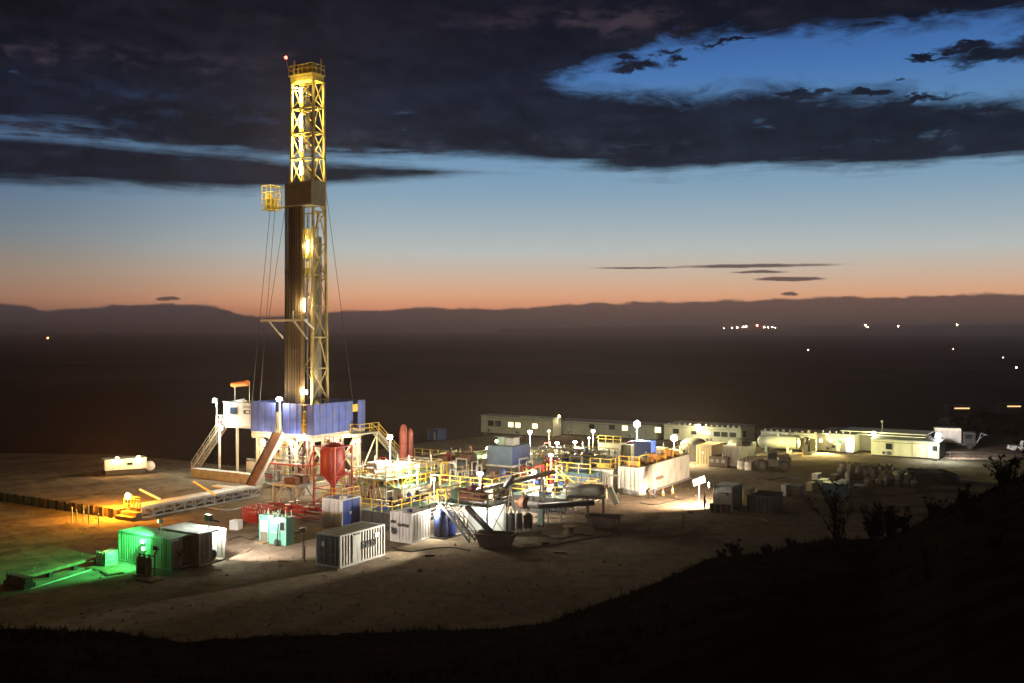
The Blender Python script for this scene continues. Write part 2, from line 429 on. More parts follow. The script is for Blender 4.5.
def build_ground():
    ths = [rad(a) for a in range(-180, -50, 10)]+[rad(-50+i) for i in range(101)]+[rad(a) for a in range(60, 181, 10)]
    m = M(); rows = []
    for t in ths:
        if abs(t) < rad(70):
            px = CX+F*math.tan(t); D = H*F/(interp(PADEDGE, px)-HY)/cos(t)
        else: D = 150
        D = min(D, 330)
        D += 3*mnoise.noise(Vector((t*14, 0, 0)))
        rs = [(0, 0), (20, 0), (50, 0), (80, 0), (min(110, D-6), 0), (D-3, 0), (D, -.25), (D+4, -1.6), (D+14, -5), (D+40, -10), (D+90, -13), (D+300, -14), (1200, -14.5), (3000, -15), (9000, -15), (45000, -15)]
        rows.append([(r*sin(t), r*cos(t), z) for r, z in rs])
    k = len(rows[0]); vs = [p for r in rows for p in r]; nr = len(rows)
    for i in range(nr-1):
        for j in range(k-1):
            m.cur = 0 if j < 7 else 1
            a, b = i*k+j, (i+1)*k+j
            if j == 0: m.f.append((a, b+1, a+1)); m.mi.append(m.cur)
            else: m.f.append((a, b, b+1, a+1)); m.mi.append(m.cur)
    m.v = vs
    # face upward
    o = m.build('ground', [DIRT, PLAINM])
    return tag(o, 'brown gravel yard of the drilling site with dark moorland beyond', 'ground', kind='structure')
build_ground()

SIL = [(-500,600),(-200,618),(0,629),(60,630),(120,636),(180,641),(240,640),(300,637),(350,634),(420,632),(470,630),(520,628),(550,622),(570,614),(600,606),(620,598),(650,584),(680,571),(705,562),(730,557),(760,551),(790,547),(820,542),(850,541),(880,540),(900,532),(925,520),(950,507),(975,497),(1000,485),(1024,474),(1080,455),(1300,420)]
def ridge(px):
    return interp([(-500,24),(0,27),(400,29),(560,30),(700,33),(860,36),(1024,34),(1300,32)], px)
def hill_z(t, r):
    px = CX+F*math.tan(max(-1.1, min(1.1, t))); py = interp(SIL, px); rd = ridge(px)
    zr = H-(py-HY)*rd*cos(t)/F
    if r <= rd: z = 17.3+(zr-17.3)*r/rd
    else: z = zr+(-.8-zr)*min(1, (r-rd)/(rd*1.15))
    nn = mnoise.noise(Vector((sin(t)*r*.55, cos(t)*r*.55, 3)))*.16+mnoise.noise(Vector((sin(t)*r*1.9, cos(t)*r*1.9, 9)))*.10
    return z+(nn if r > 2 else 0)
def build_hill():
    m = M(); ths = [rad(-66+.25*i) for i in range(int(132/.25)+1)]; k = None
    for t in ths:
        px = CX+F*math.tan(max(-1.1, min(1.1, t))); rd = ridge(px)
        rs = [0, 1, 3, 6, 10]+[rd*f for f in (.5,.6,.7,.78,.84,.88,.91,.94,.96,.98,1.0,1.02,1.05,1.1,1.2,1.4,1.7,2.15)]
        k = len(rs)
        for r in rs: m.v.append((r*sin(t), r*cos(t), hill_z(t, r)))
    for i in range(len(ths)-1):
        for j in range(k-1):
            a, b = i*k+j, (i+1)*k+j; m.f.append((a, b, b+1, a+1) if j else (a, b+1, a+1)); m.mi.append(0)
    return tag(m.build('hill', HILLM, smooth=True), 'dark heathery slope the view looks down from', 'hill', kind='structure')
build_hill()
def build_far_hills():
    m = M(); n = 90
    for i in range(n+1):
        px = 500+900*i/n; t = atan((px-CX)/F); e = min(1, i/20)
        h = 22+34*e+6*mnoise.noise(Vector((i*.22, 0, 0)))
        for r, z in ((6500, -15), (7500, 4*e), (8800, h*.6), (9600, h), (11000, -15)): m.v.append((r*sin(t), r*cos(t), z if r not in (9600,) else z))
    for i in range(n):
        for j in range(4):
            a, b = i*5+j, (i+1)*5+j; m.f.append((a, b, b+1, a+1)); m.mi.append(0)
    return tag(m.build('hills', PLAINM), 'long low hills along the horizon', 'hills', kind='structure')
build_far_hills()

# ------------------------------------------------------------------ drilling rig
def rig():
    # ---- mast
    t = thing('drilling_mast', 'tall lattice drilling mast with glowing yellow upper half and lights inside', 'drilling mast', RIG)
    fz, top = 6.9, 48.6
    def half(z):
        f = (z-fz)/(top-fz); return 1.75*(1.12-.15*f), 1.2*(1.12-.40*f)
    lv = [6.9, 10.6, 14.3, 18.0, 21.7, 25.4, 29.1, 33.0, 36.4, 39.4, 42.4, 45.4, 48.6]
    sg = [(-1,-1),(1,-1),(1,1),(-1,1)]
    def P(i, z): hx, hy = half(z); return Vector((sg[i][0]*hx, sg[i][1]*hy, z))
    for i in range(4):
        m = M()
        for a, b in zip(lv, lv[1:]): m.beam(P(i,a), P(i,b), .26)
        m.build('leg', MAST, t)
    for fi, (a, b) in enumerate(((1,2),(2,3),(3,0),(0,1))):
        m = M()
        for n_, (z0, z1) in enumerate(zip(lv, lv[1:])):
            if fi == 3 and z0 < 36: continue
            M().beam(P(a,z1), P(b,z1), .16).build('girt', MAST, t)
            if z0 >= 36 or fi == 0:
                zm = (z0+z1)/2
                if fi in (0, 3):
                    c = (P(a,zm)+P(b,zm))/2
                    m.beam(P(a,z0), P(b,z1) if n_ % 2 else (P(a,z1)+P(b,z1))/2, .11); m.beam(P(b,z0), P(a,z1) if n_ % 2 else (P(a,z1)+P(b,z1))/2, .11)
                else: m.beam(P(a,z0), P(b,z1), .11)
            else: m.beam(P(a if n_ % 2 else b,z0), P(b if n_ % 2 else a,z1), .13)
        m.build('lattice_brace', MAST, t)
    # crown
    m = M(); m.box(-1.85,-1.05,48.6, 1.72,.95,49.25); m.box(-2.0,-1.2,49.25,1.8,1.05,49.4)
    cr = m.build('crown_platform', CROWN, t)
    M().rail([(-1.95,-1.15,49.4),(1.75,-1.15,49.4),(1.75,1.0,49.4),(-1.95,1.0,49.4),(-1.95,-1.15,49.4)], 1.1, .04, .7).build('railing', CROWN, cr)
    m = M()
    for x in (-.9,-.3,.3,.9): m.lathe([(.15,x-.12),(.75,x-.1),(.78,x),(.75,x+.1),(.15,x+.12)], (0,0,50.0), 16, 'x')
    m.box(-1.2,-.5,49.4,1.2,.5,49.9); m.beam((-1.4,-.8,49.4),(-1.4,-.8,51.2),.12); m.beam((1.3,.9,49.4),(1.3,.9,51.4),.12)
    m.build('crown_block', CROWN, cr)
    m = M(); m.beam((-1.98,-1.0,49.4),(-2.6,-1.0,51.6),.06); bm = m.build('beacon_mast', CROWN, t)
    M().lathe([(.02,0),(.14,.03),(.16,.2),(.08,.32)], (-2.6,-1.0,51.55), 10).build('beacon', BEACON, bm)
    lamp(bm, (-2.6,-1.3,51.8), 25, (1,.05,.03))
    # lights in the mast
    for zc in (47.1, 44.0, 41.2, 38.3):
        f = M().box(-.85,-.45,zc-1.0,-.5,-.2,zc+1.0).build('light_housing', GALV, t)
        M().box(-.82,-.53,zc-.8,-.53,-.452,zc+.8).build('lens', LENSY, f)
        lamp(f, (-.67,-.75,zc), 1100, (1,.72,.16), .3)
    f = M().box(-.25,-2.3,47.2,.25,-1.9,47.45).beam((0,-2.0,47.3),(0,-1.2,47.3),.08).build('light_housing', GALV, t); M().box(-.22,-2.27,47.452,.22,-1.93,47.5).build('lens', LENSY, f)  # added fixture on an arm, brightens the crown from below
    lamp(f, (0,-2.3,47.75), 60, (1,.72,.16), .15); lamp(f, (2.6,-1.6,47.6), 40, (1,.72,.16), .15)  # added crown lamps; the second has no fixture of its own
    for x, y, z, p in ((1.55,-2.2,21.8,260), (1.2,-1.2,28.8,260)):
        f = M().box(x-.1,y-.05,z-.85,x+.1,y+.08,z+.85).build('light_housing', GALV, t)
        M().box(x-.08,y-.11,z-.75,x+.08,y-.052,z+.75).build('lens', LENSY, f)
        lamp(f, (x,y-.35,z), p, WARM, .2)
    # racking board enclosure and its outrigger
    m = M()
    X0, X1, Y0, Y1 = -1.3, 2.9, -2.5, -.2
    for k in range(6): m.box(X0-.01,Y0-.06,33.6+k*.46, X1+.01,Y0,33.6+k*.46+.36)
    m.box(X0,Y0,33.6,X0+.07,Y1,36.3); m.box(X1-.07,Y0+.001,33.6,X1,Y1,36.4); m.box(X0,Y0+.0,33.5,X1,Y1,33.598); m.box(X0,Y0,33.6,X1-.08,Y0+.03,36.3)
    m.build('racking_board_wall', mat('dull_mast_cladding', (.22,.20,.15), .6), t)
    m = M(); xa, xb, ya, yb = -6.4, -4.9, -1.2, .3
    m.box(xa,ya,33.5,xb,yb,33.6); m.box(xb,-.9,33.6,-1.3,-.5,33.8)
    for x in (xa,(xa+xb)/2,xb):
        for y in (ya,yb): m.beam((x,y,33.5),(x,y,36.5),.09)
    for z in (34.2,34.9,35.7,36.5):
        for y in (ya,yb): m.beam((xa,y,z),(xb,y,z),.08)
        for x in (xa,xb): m.beam((x,ya,z),(x,yb,z),.08)
    m.beam((xb,-.7,36.2),(-1.3,-.7,36.2),.09); m.beam((xb,-.7,34.9),(-1.3,-.7,34.9),.09)
    m.box(-6.2,-.9,33.6,-5.7,-.1,35.6); m.box(-5.5,-.8,33.6,-5.1,.1,35.0); m.beam((-4.6,-.7,33.8),(-4.6,-.7,36.2),.1); m.beam((-3.6,-.7,33.8),(-3.6,-.7,36.2),.1)
    cage = m.build('monkey_board', CROWN, t); lamp(cage, (-5.4,-2.6,35.6), 90, (1,.8,.3))
    # stabbing board
    m = M(); m.box(-4.6,-3.3,19.9,2.5,-2.6,20.14); m.beam((-3.4,-2.95,19.9),(-1.5,-2.6,17.9),.16); m.beam((.6,-2.95,19.9),(2.3,-2.6,17.9),.16); m.beam((2.4,-2.9,19.9),(2.3,-1.4,19.0),.12)
    m.rail([(.2,-2.7,20.1),(2.4,-2.7,20.1)], 1.0, .03)
    m.build('stabbing_board', WHITE, t)
    # travelling block, top drive, standpipe, hoses
    m = M(); m.box(-.5,-.55,29.6,.5,.35,31.0); m.box(-.4,-.5,27.4,.4,.4,29.4); m.tube((0,0,24.6),(0,0,27.4),.22); m.box(-.6,-.4,25.6,.6,.4,26.3)
    m.build('top_drive', CROWN, t)
    m = M()
    for k in range(4): m.tube((-.3+.2*k,0,31),(-.3+.2*k,0,49),.025,5)
    m.build('hoist_line', DARK, t)
    m = M(); m.path([(1.4,-.9,6.9),(1.4,-.9,22.5),(1.0,-.9,23.2),(.4,-.7,21),(.2,-.5,24.6)], .1); m.tube((-.9,.9,6.9),(-.9,.9,33),.09); m.tube((.9,.7,7),(.9,.7,33),.13)
    m.build('standpipe', STEEL, t)
    m = M(); m.box(.7,.4,8,1.3,1.0,30)
    for k in range(24): m.beam((1.75,-.35,8+k),(1.75,.35,8+k),.05)
    m.build('service_column', mat('dull_mast_cladding', (.22,.20,.15)), t)
    # guy lines
    for a, b in (((-5.2,-1,33.7),(-5.9,-3.3,10.3)), ((-4.4,-1,33.7),(-4.6,-3.3,10.3)), ((-1.3,-2.4,33.6),(-3.6,-2.9,20.1)), ((1.7,1.2,36.3),(3.95,3.6,10.3))):
        M().tube(a, b, .028, 5).build('guy_line', DARK, t)
    # working light at the foot of the mast
    f = M().box(.95,-1.75,11.3,1.55,-1.5,11.8).build('light_housing', GALV, t); M().box(1.0,-1.8,11.35,1.5,-1.752,11.75).build('lens', LENSY, f)
    lamp(f, (1.25,-2.2,11.6), 700, WARM, .2)
    # ---- racked pipe stands
    g = 'stands of drill pipe racked in the mast'
    first = None; used = []; lab = 'dark stand of drill pipe racked upright beside the mast'
    for i in range(16):
        for j in range(3):
            x, y = -1.62+i*.178, -1.75-.2*j+R.uniform(-.02,.02)
            z1 = 35.2+R.uniform(-.3,.2)
            m = M(); m.tube((0,0,0),(0,0,27.6),.068,7); m.tube((0,0,9.2),(0,0,9.6),.09,7); m.tube((0,0,18.6),(0,0,19.0),.09,7)
            if first is None: first = [m.build('drill_pipe', q) for q in (PIPEM, PIPE2, PIPE3)]; o = first[0]
            elif len(used) < 3: o = first[len(used)]
            else: o = first[R.randrange(3)].copy(); COL.objects.link(o)
            used.append(o); tag(o, lab, 'drill pipe', g); o.location = site(x, y, fz+.02); o.rotation_euler = (rad(R.uniform(-.12,.12)), rad(R.uniform(-.1,.1)), A)
    # ---- substructure and floor
    t = thing('rig_substructure', 'pale steel rig substructure carrying the drill floor with blue wind walls', 'substructure', RIG)
    m = M(); m.box(-5.9,-3.4,6.55,3.96,5.8,6.9)
    for x in (-5.7,-3,-.3,1.8,3.7): m.box(x-.15,-3.4,5.95,x+.15,5.8,6.55)
    m.box(-5.9,-3.45,6.1,3.98,-3.3,6.5); m.box(3.85,-3.4,6.1,4.02,5.8,6.5)
    m.build('drill_floor', STEEL, t)
    for x in (-5.0, 3.1):
        m = M(); m.box(x-.7,-4.6,0,x+.7,6.6,.5); m.box(x-.5,-4.6,.5,x+.5,6.6,1.1); m.build('base_skid', STEEL, t)
        for y in (-2.9,1.2,5.2):
            m = M(); m.beam((x-.35,y,1.1),(x-.35,y,6.0),.32); m.beam((x+.35,y,1.1),(x+.35,y,6.0),.32)
            for k in range(5): m.beam((x-.35,y,1.3+k*.95),(x+.35,y,2.2+k*.95 if k < 4 else 5.9),.12)
            m.build('column', STEEL, t)
        m = M(); m.beam((x,-2.9,1.1),(x,1.2,6.0),.28); m.beam((x,1.2,1.1),(x,-2.9,6.0),.22); m.beam((x,1.2,1.1),(x,5.2,6.0),.28); m.beam((x,5.2,1.1),(x,1.2,6.0),.22)
        m.build('diagonal_brace', STEEL, t)
    for y in (-2.9, 5.2):
        m = M(); m.beam((-5,y,1.1),(-1,y,6.0),.2); m.beam((3.1,y,1.1),(-.6,y,6.0),.2); m.beam((-5,y,3.6),(3.1,y,3.6),.2); m.beam((-2.4,y,1),(-2.4,y,6),.24); m.beam((.9,y,1),(.9,y,6),.24)
        m.build('diagonal_brace', STEEL, t)
    ww = [(-5.9,-1.9,2.62),(-.7,2.25,3.3),(3.0,3.96,3.3)]
    for x0, x1, h in ww:
        m = M(); m.box(x0,-3.46,6.75,x1,-3.40,10.3)
        for k in range(int((x1-x0)/1.1)+1):
            xx = min(x1-.04, x0+k*1.1); m.box(xx,-3.5,6.75,xx+.04,-3.462,10.3)
        m.box(x0,-3.5,8.4,x1,-3.464,8.46)
        m.build('wind_wall', WWALL, t)
    for y0, y1 in ((-3.4,3.5),(4.4,5.8)):
        m = M(); m.box(3.96,y0,6.75,4.02,y1,10.3)
        for k in range(int((y1-y0)/1.1)+1):
            yy = min(y1-.04, y0+k*1.1); m.box(4.022,yy,6.75,4.06,yy+.04,10.3)
        m.box(4.022,y0,8.4,4.05,y1,8.46)
        m.build('wind_wall', WWALL, t)
    m = M(); m.box(-5.9,5.75,6.75,3.96,5.82,10.3); m.box(-5.95,-3.4,6.75,-5.9,5.8,10.3); m.build('wind_wall', WWALL, t)
    m = M(); m.box(3.96,4.4,9.0,4.03,3.5,9.9); m.box(2.25,-3.3,6.9,2.5,-2.4,9.4); m.box(2.6,-2.9,6.9,2.9,-2.2,8.6); m.beam((2.3,-3.42,10.2),(3.0,-3.42,10.2),.1)
    for z in (7.3,7.9,8.4): m.beam((2.25,-3.42,z),(3.0,-3.42,z),.07)
    m.rail([(2.25,-3.42,6.9),(3.0,-3.42,6.9)],1.1)
    m.build('floor_equipment', YEL, t)
    m = M(); m.box(-.6,-2.0,6.9,.9,-.6,8.1); m.box(-4.5,1,6.9,-2.2,3.4,9.6); m.box(-3.9,-2,6.9,-3.1,-1.2,9.0); m.build('draw_works', STEEL, t)
    # under-floor hardware
    m = M()
    m.lathe([(.35,0),(.35,.6),(.62,.7),(.62,1.2),(.4,1.3),(.4,1.7),(.7,1.8),(.7,2.6),(.4,2.7),(.4,3.2),(.75,3.3),(.75,4.2),(.45,4.4),(.45,5.4)], (0,0,.6), 14)
    for z in (2.1,2.9): m.tube((-1.3,0,z),(1.3,0,z),.24)
    m.build('blowout_preventer', RED, t)
    m = M()
    for k in range(14):
        y = R.uniform(-3.2,5); x = R.uniform(-4.2,3.6); z = R.uniform(1.2,5.6); L = R.uniform(1,4)
        if k % 2: m.tube((x,y,z),(x,y,max(.1,z-L)),.09,6)
        else: m.tube((max(-4.6,x-L),y,z),(x,y,z),.09,6)
    m.tube((.6,-1.0,5.2),(5.6,2.2,3.6),.28,10); m.path([(-4.4,-3.2,3.2),(2.6,-3.2,3.2),(2.6,-3.2,.4)],.12)
    m.build('pipework', GALV, t)
    rr = random.Random(4)
    m = M()
    for q in range(6):
        m.cur = q
        for k in range(14):
            x, y = rr.uniform(-4.6,3.7), rr.choice((-3.3,-3.0,-2.4,-1.2,.4,2.6))
            z0 = rr.uniform(.2,3.2); z1 = z0+rr.uniform(1.0,2.6); dx = rr.choice((0,0,0,.9,-.9,1.6))
            m.tube((x,y,z0),(max(-4.8,min(3.8,x+dx)),y,min(6,z1)),rr.choice((.05,.07,.1)),6)
        for k in range(5):
            x, z, y = rr.uniform(-4.6,1.5), rr.uniform(.6,5.6), rr.choice((-3.35,-3.1,-2.2)); m.tube((x,y,z),(x+rr.uniform(1,2.4),y,z),.06,6)
    m.tube((-4.8,-3.3,3.0),(3.8,-3.3,3.2),.09,8); m.path([(-4.2,-3.3,3.0),(-4.2,2.7,3.0),(3.6,2.7,3.2),(3.6,-3.3,3.2)],.09,8); m.build('service_pipework', (GALV,WHITE,YEL,STEEL,DARK,RED), t)
    m = M(); m.box(-2.6,1,.1,-.8,4,2.2); m.box(1.0,2.2,.1,2.2,4.6,1.8); m.box(-4.2,-1.4,0,-3.2,.6,1.9); m.build('koomey_skid', WHITE, t)
    # lights under the floor
    for x, y, z, p, c in ((1.1,-3.75,5.9,420,WHT),(-3.6,-3.75,5.7,320,WARM),(3.9,1.2,5.3,380,WARM),(4.3,4.3,5.4,420,OLIVE),(-.5,.8,5.4,360,WARM),(-2.6,3.4,5.2,300,WARM)):
        f = M().box(x-.28,y-.12,z-.2,x+.28,y+.12,z+.2).build('light_housing', GALV, t)
        M().box(x-.24,y-.17,z-.17,x+.24,y-.122,z+.17).build('lens', LENSW, f); lamp(f, (x+.15,y-.5,z-.15), p, c, .15)
    # porch on the east side with its stairs
    m = M(); m.box(4.05,3.0,6.3,5.6,6.6,6.45); m.beam((5.4,3.2,0),(5.4,3.2,6.3),.16); m.beam((5.4,6.4,0),(5.4,6.4,6.3),.16); m.beam((5.4,3.2,1.5),(5.4,6.4,6.2),.12)
    pr = m.build('porch', STEEL, t); M().rail([(5.55,3.0,6.45),(5.55,6.6,6.45)],1.1,.04).rail([(4.05,3.0,6.45),(5.55,3.0,6.45)],1.1,.04).build('railing', YEL, pr)
    # ---- lamp pole at the v-door
    t = thing('light_pole', 'bright warm flood on a white pole at the head of the ramp', 'floodlight', site(-1.0,-3.62,6.0))
    M().tube((0,0,0),(0,0,4.7),.11,8).build('pole', WHITE, t)
    lamp(t, (.2,-1.2,5.4), 500, (1,.8,.3), .3, 'SPOT', (1.6,2.6,26), 1.1)
    h = M().box(-.35,-.22,4.55,.35,.1,5.0).build('lamp_head', GALV, t); M().box(-.31,-.27,4.6,.31,-.222,4.95).build('lens', LENSW, h)
    lamp(t, (0,-.7,4.8), 950, WARM, .2)
    # ---- v-door ramp
    t = thing('v_door_ramp', 'steep brown pipe ramp with pale edges from drill floor to catwalk', 'pipe ramp', site(0,0))
    a, b = Vector((-1.25,-3.6,6.75)), Vector((-1.25,-7.9,1.15))
    m = M(); m.beam(a, b, 1.35, .14); m.build('slide_plate', RUST, t)
    for s in (-1, 1):
        o = Vector((s*.75,0,.05)); M().beam(a+o, b+o, .16, .34).build('side_rail', STEEL if s > 0 else DARK, t)
    # ---- catwalk
    t = thing('catwalk', 'long low white catwalk with latticed side running out from the ramp', 'catwalk', site(0,0))
    x0, x1, y0, y1, z = -2.2, -.3, -23.6, -7.4, 1.15
    M().box(x0,y0,z-.12,x1,y1,z).build('deck', WHITE, t)
    for x in (x0, x1):
        m = M(); m.box(x-.06,y0,0,x+.06,y1,.18); m.box(x-.06,y0,z-.24,x+.06,y1,z-.124); n = 12
        for i in range(n+1):
            y = y0+.08+(y1-y0-.16)*i/n; m.box(x-.055,y-.07,.18,x+.055,y+.07,z-.24)
            if i < n:
                yn = y0+(y1-y0)*(i+1)/n; m.beam((x,y,.2) if i % 2 else (x,y,z-.26),(x,yn,z-.26) if i % 2 else (x,yn,.2),.09)
        m.build('side_truss', GALV, t)
    m = M(); m.box(x1-.5,y0,z,x1-.1,y1-1,z+.06); m.box(x0+.1,y0,z,x0+.45,y1-1,z+.06); m.build('pipe_guide', WHITE, t)
    m = M(); m.box(x0-.3,y0-1.4,0,x1+.2,y0-.05,.35); m.box(x0-.3,y0-.75,.35,x1+.2,y0-.1,.7); m.build('end_step', WOOD, t)
    M().rail([(x0,y0-.1,.7),(x1,y0-.1,.7)],1.2,.04,.5).build('end_rail', WOOD, t)
    # ---- doghouse
    t = thing('doghouse', 'white cabin with square window on posts beside the blue wall', 'cabin', site(-10.7,-3.4,7.25), A)
    m = M(); m.box(0,0,0,4.7,3.0,2.75); m.box(-.06,-.06,2.75,4.76,3.06,2.85); m.build('wall', WHITE, t)
    w = M().box(1.15,-.05,1.35,2.45,0,2.25).build('window', GALV, t); M().box(1.22,-.07,1.42,2.38,-.052,2.18).build('pane', mat('blue_pane', (.05,.08,.14), .1, 0, .1), w)
    w = M().box(3.5,-.05,1.5,4.55,0,1.95).build('window', DARK, t); M().box(3.9,-.07,1.62,4.5,-.052,1.85).build('pane', PLASTIC, w)
    M().box(3.4,-.04,2.2,4.6,-.002,2.5).build('louvre', GALV, t)
    m = M(); m.box(-1.3,0,-.15,0,3.0,0); m.build('landing', STEEL, t)
    M().rail([(-1.25,0,0),(-1.25,3,0)],1.1,.05,.8).rail([(-1.25,0,0),(0,0,0)],1.1,.05,.6).build('railing', STEEL, t)
    m = M(); m.box(-1.0,-.04,.15,-.1,0,.5); m.build('toe_board', RED, t)
    m = M(); m.box(0,0,-.25,4.7,3,0); m.build('floor_frame', STEEL, t)
    for x in (-.9, 2.2): M().tube((x,.2,-7.2),(x,.2,-.2),.17,10).build('post', STEEL, t)
    m = M(); m.tube((.5,1,2.85),(2.6,1,2.85+.35),.08); m.box(1.6,.6,2.85,2.6,1.4,3.05); m.build('roof_duct', WHITE, t)
    for x, z, p, c, L in ((-1.15,2.95,650,COOL,LENSC),(-.05,-.35,500,WHT,LENSC)):
        f = M().box(x-.28,-.35,z-.25,x+.28,-.1,z+.25).build('light_housing', GALV, t); M().box(x-.24,-.4,z-.21,x+.24,-.352,z+.21).build('lens', L, f); lamp(f, (x,-.85,z-.1), p, c, .2)
    M().tube((-1.15,-.05,-.1),(-1.15,-.05,3.0),.07,6).build('lamp_pole', WHITE, t)
    # windsock
    t = thing('windsock', 'orange windsock streaming from a thin pole above the white cabin', 'windsock', site(-10.2,-2.0,10.1))
    M().tube((0,0,0),(0,0,2.3),.06,6).tube((2.5,0,0),(2.5,0,2.5),.05,6).build('pole', STEEL, t)
    M().lathe([(.30,-.05),(.32,.3),(.34,1.4),(.38,2.5),(.36,2.7)], (-.25,0,2.05), 12, 'x').build('sock', ORANGE, t).rotation_euler = (0, rad(-6), 0)
    # stairs to the doghouse
    t = thing('rig_staircase', 'pale steel stairs down from the white cabin to the raised pad', 'stairs', site(-11.4,-2.0,7.2))
    M().stairs((-.5,0,0),(-7.2,1.0,-6.3),1.1,(.15,.99,0)).build('flight', STEEL, t)
    for s in (-.55,.55):
        m = M(); a, b = Vector((-.5,s,0)), Vector((-7.2,1+s,-6.3))
        for hh in (.55,1.05): m.beam(a+Vector((0,0,hh)), b+Vector((0,0,hh)),.07)
        for i in range(6): e = a.lerp(b,i/5); m.beam(e, e+Vector((0,0,1.05)),.07)
        m.build('handrail', STEEL, t)
    # stairs on the east side
    t = thing('rig_staircase', 'yellow-railed stairs down from the porch of the blue drill floor', 'stairs', site(4.9,6.6,6.4))
    M().stairs((0,0,0),(.6,7.2,-6.3),1.1,(1,0,0)).build('flight', STEEL, t)
    for s in (-.55,.55):
        m = M(); a, b = Vector((s,0,0)), Vector((.6+s,7.2,-6.3))
        for hh in (.55,1.05): m.beam(a+Vector((0,0,hh)), b+Vector((0,0,hh)),.08)
        for i in range(6): e = a.lerp(b,i/5); m.beam(e, e+Vector((0,0,1.05)),.08)
        m.build('handrail', YEL, t)
rig()

# ------------------------------------------------------------------ raised pad, skid beam, things left of the rig
def left_side():
    # raised mat pad with a timbered edge
    m = M(); P = [(-2.6,-24.4),(-2.6,-8),(-6,-5.2),(-14,-4.2),(-13,4),(-40,4),(-60,-6),(-70,-24.6)]
    n = len(P); top = [tuple(site(x,y,.9)) for x,y in P]; bot = [tuple(site(x,y,-.3)) for x,y in P]
    m.add(top+bot, [tuple(range(n))[::-1]]+[(i, i+n, (i+1) % n+n, (i+1) % n) for i in range(n)])
    tag(m.build('raised_pad', DIRT), 'raised earth pad beside the catwalk', 'ground', kind='structure')
    o = bpy.data.objects['raised_pad']
    t = thing('timber_revetment', 'low dark timber edge with square posts holding the raised pad', 'revetment', site(0,0))
    m = M(); m.box(-70,-24.62,0,-2.7,-24.44,.86); m.build('plank', WOOD, t)
    pm = None
    for k in range(46):
        if pm is None: o = M().box(0,-.23,0,.5,0,.95).build('post', mat('dark_timber', (.035,.026,.018), .85), t); pm = o
        else: o = pm.copy(); COL.objects.link(o); o.parent = t
        o.location = (-69+k*1.45,-24.63,0)
    tag(M().box(-13.5,-6.0,.9,-2.2,-4.9,2.0).build('skid_beam', mat('concrete_grey', (.45,.44,.40), .8), None), 'long pale grey beam lying on the raised pad in front of the rig', 'beam')
    b = bpy.data.objects['skid_beam']; b.location = RIG; b.rotation_euler = (0,0,A)
    # clutter on the pad
    def pipe_heap(px, py, L, n, lab, mt, r=.12, ang=0):
        for i in range(n):
            o = M().tube((-L/2,0,0),(L/2,0,0),r,8).build('steel_pipe', mt, None); o.location = gp(px,py,.9)+UX*0+UY*(i*r*2.2)+Vector((0,0,r)); o.rotation_euler = (0,0,A+ang)
            tag(o, lab, 'pipe', 'loose pipes on the raised pad' if n > 1 else None)
    pipe_heap(226,489,4.5,4,'pale pipe lying on the raised pad beside the catwalk', WHITE)
    o = M().beam((0,0,.1),(-2.6,-.4,1.5),.3,.12).build('loading_chute', YEL, None); o.location = gp(216,496,1.1); o.rotation_euler = (0,0,A+.2); tag(o, 'short yellow chute leaning by the pipes near the ramp', 'chute')
    o = M().beam((0,0,.1),(-2.2,-.2,1.1),.35,.12).build('loading_chute', WHITE, None); o.location = gp(160,500,1.0); o.rotation_euler = (0,0,A+.35); tag(o, 'short white chute leaning on the far edge of the catwalk', 'chute')
    t = thing('mud_saver_tank', 'white box tank on posts at the foot of the substructure', 'tank', site(-7.6,-2.6,0))
    M().box(0,0,1.0,3.0,1.6,2.9).build('tank', WHITE, t)
    m = M()
    for x in (.1,2.9):
        for y in (.1,1.5): m.beam((x,y,0),(x,y,1.0),.16)
    m.beam((.1,.1,.1),(2.9,.1,.95),.1); m.build('stand', STEEL, t); M().tube((-.5,.6,3.05),(3.4,.6,3.05),.15).build('pipe', GALV, t)
    # trailer with two sodium lamps
    p, lx, ly = corner(107,474,149,152,.9); p = gp(107,475,.9)
    t = thing('site_trailer', 'small white trailer cabin with two orange lamps on its roof edge', 'trailer', gp(104.6,477,.9), rad(31))
    L = 4.9
    m = M(); m.box(0,0,.75,L,2.2,2.0); m.box(-.04,-.04,2.0,L+.04,2.24,2.08); m.build('cabin', WHITE, t)
    m = M(); m.box(.1,.05,.15,L-.1,2.15,.748); m.build('skirt', DARK, t)
    w = M().box(-.04,.5,1.1,0,1.5,1.7).build('window', GALV, t); M().box(-.06,.56,1.16,-.042,1.44,1.64).build('pane', GLASS, w)
    w = M().box(2.6,-.04,1.25,3.3,0,1.6).build('window', GALV, t); M().box(2.65,-.06,1.3,3.25,-.042,1.55).build('pane', GLASS, w)
    for x in (1.4,3.9):
        f = M().box(x-.2,-.3,2.1,x+.2,-.02,2.36).build('lamp_head', GALV, t); M().box(x-.16,-.35,2.13,x+.16,-.302,2.33).build('lens', LENSO, f); lamp(f, (x,-.75,2.15), 110, (1,.64,.26), .12)
    M().lathe([(.1,-.6),(.55,-.5),(.62,0),(.55,.5),(.1,.6)], (L+.6,1.0,.9), 16, 'y').build('tank_end', WHITE, t)
    o = M().box(0,0,0,.7,.7,.7).build('equipment_case', WHITE, None)
    bpy.data.objects.remove(o)
    # sodium lamp stand at the end of the catwalk
    t = thing('light_tower', 'orange sodium lamp on a stubby scaffold at the catwalk end', 'floodlight', gp(129,517,0), A)
    m = M()
    for x in (-.7,.7):
        for y in (0,.8): m.beam((x,y,0),(x,y,1.9),.09)
    for z in (.7,1.3,1.9): m.beam((-.7,0,z),(.7,0,z),.08); m.beam((-.7,.8,z),(.7,.8,z),.08)
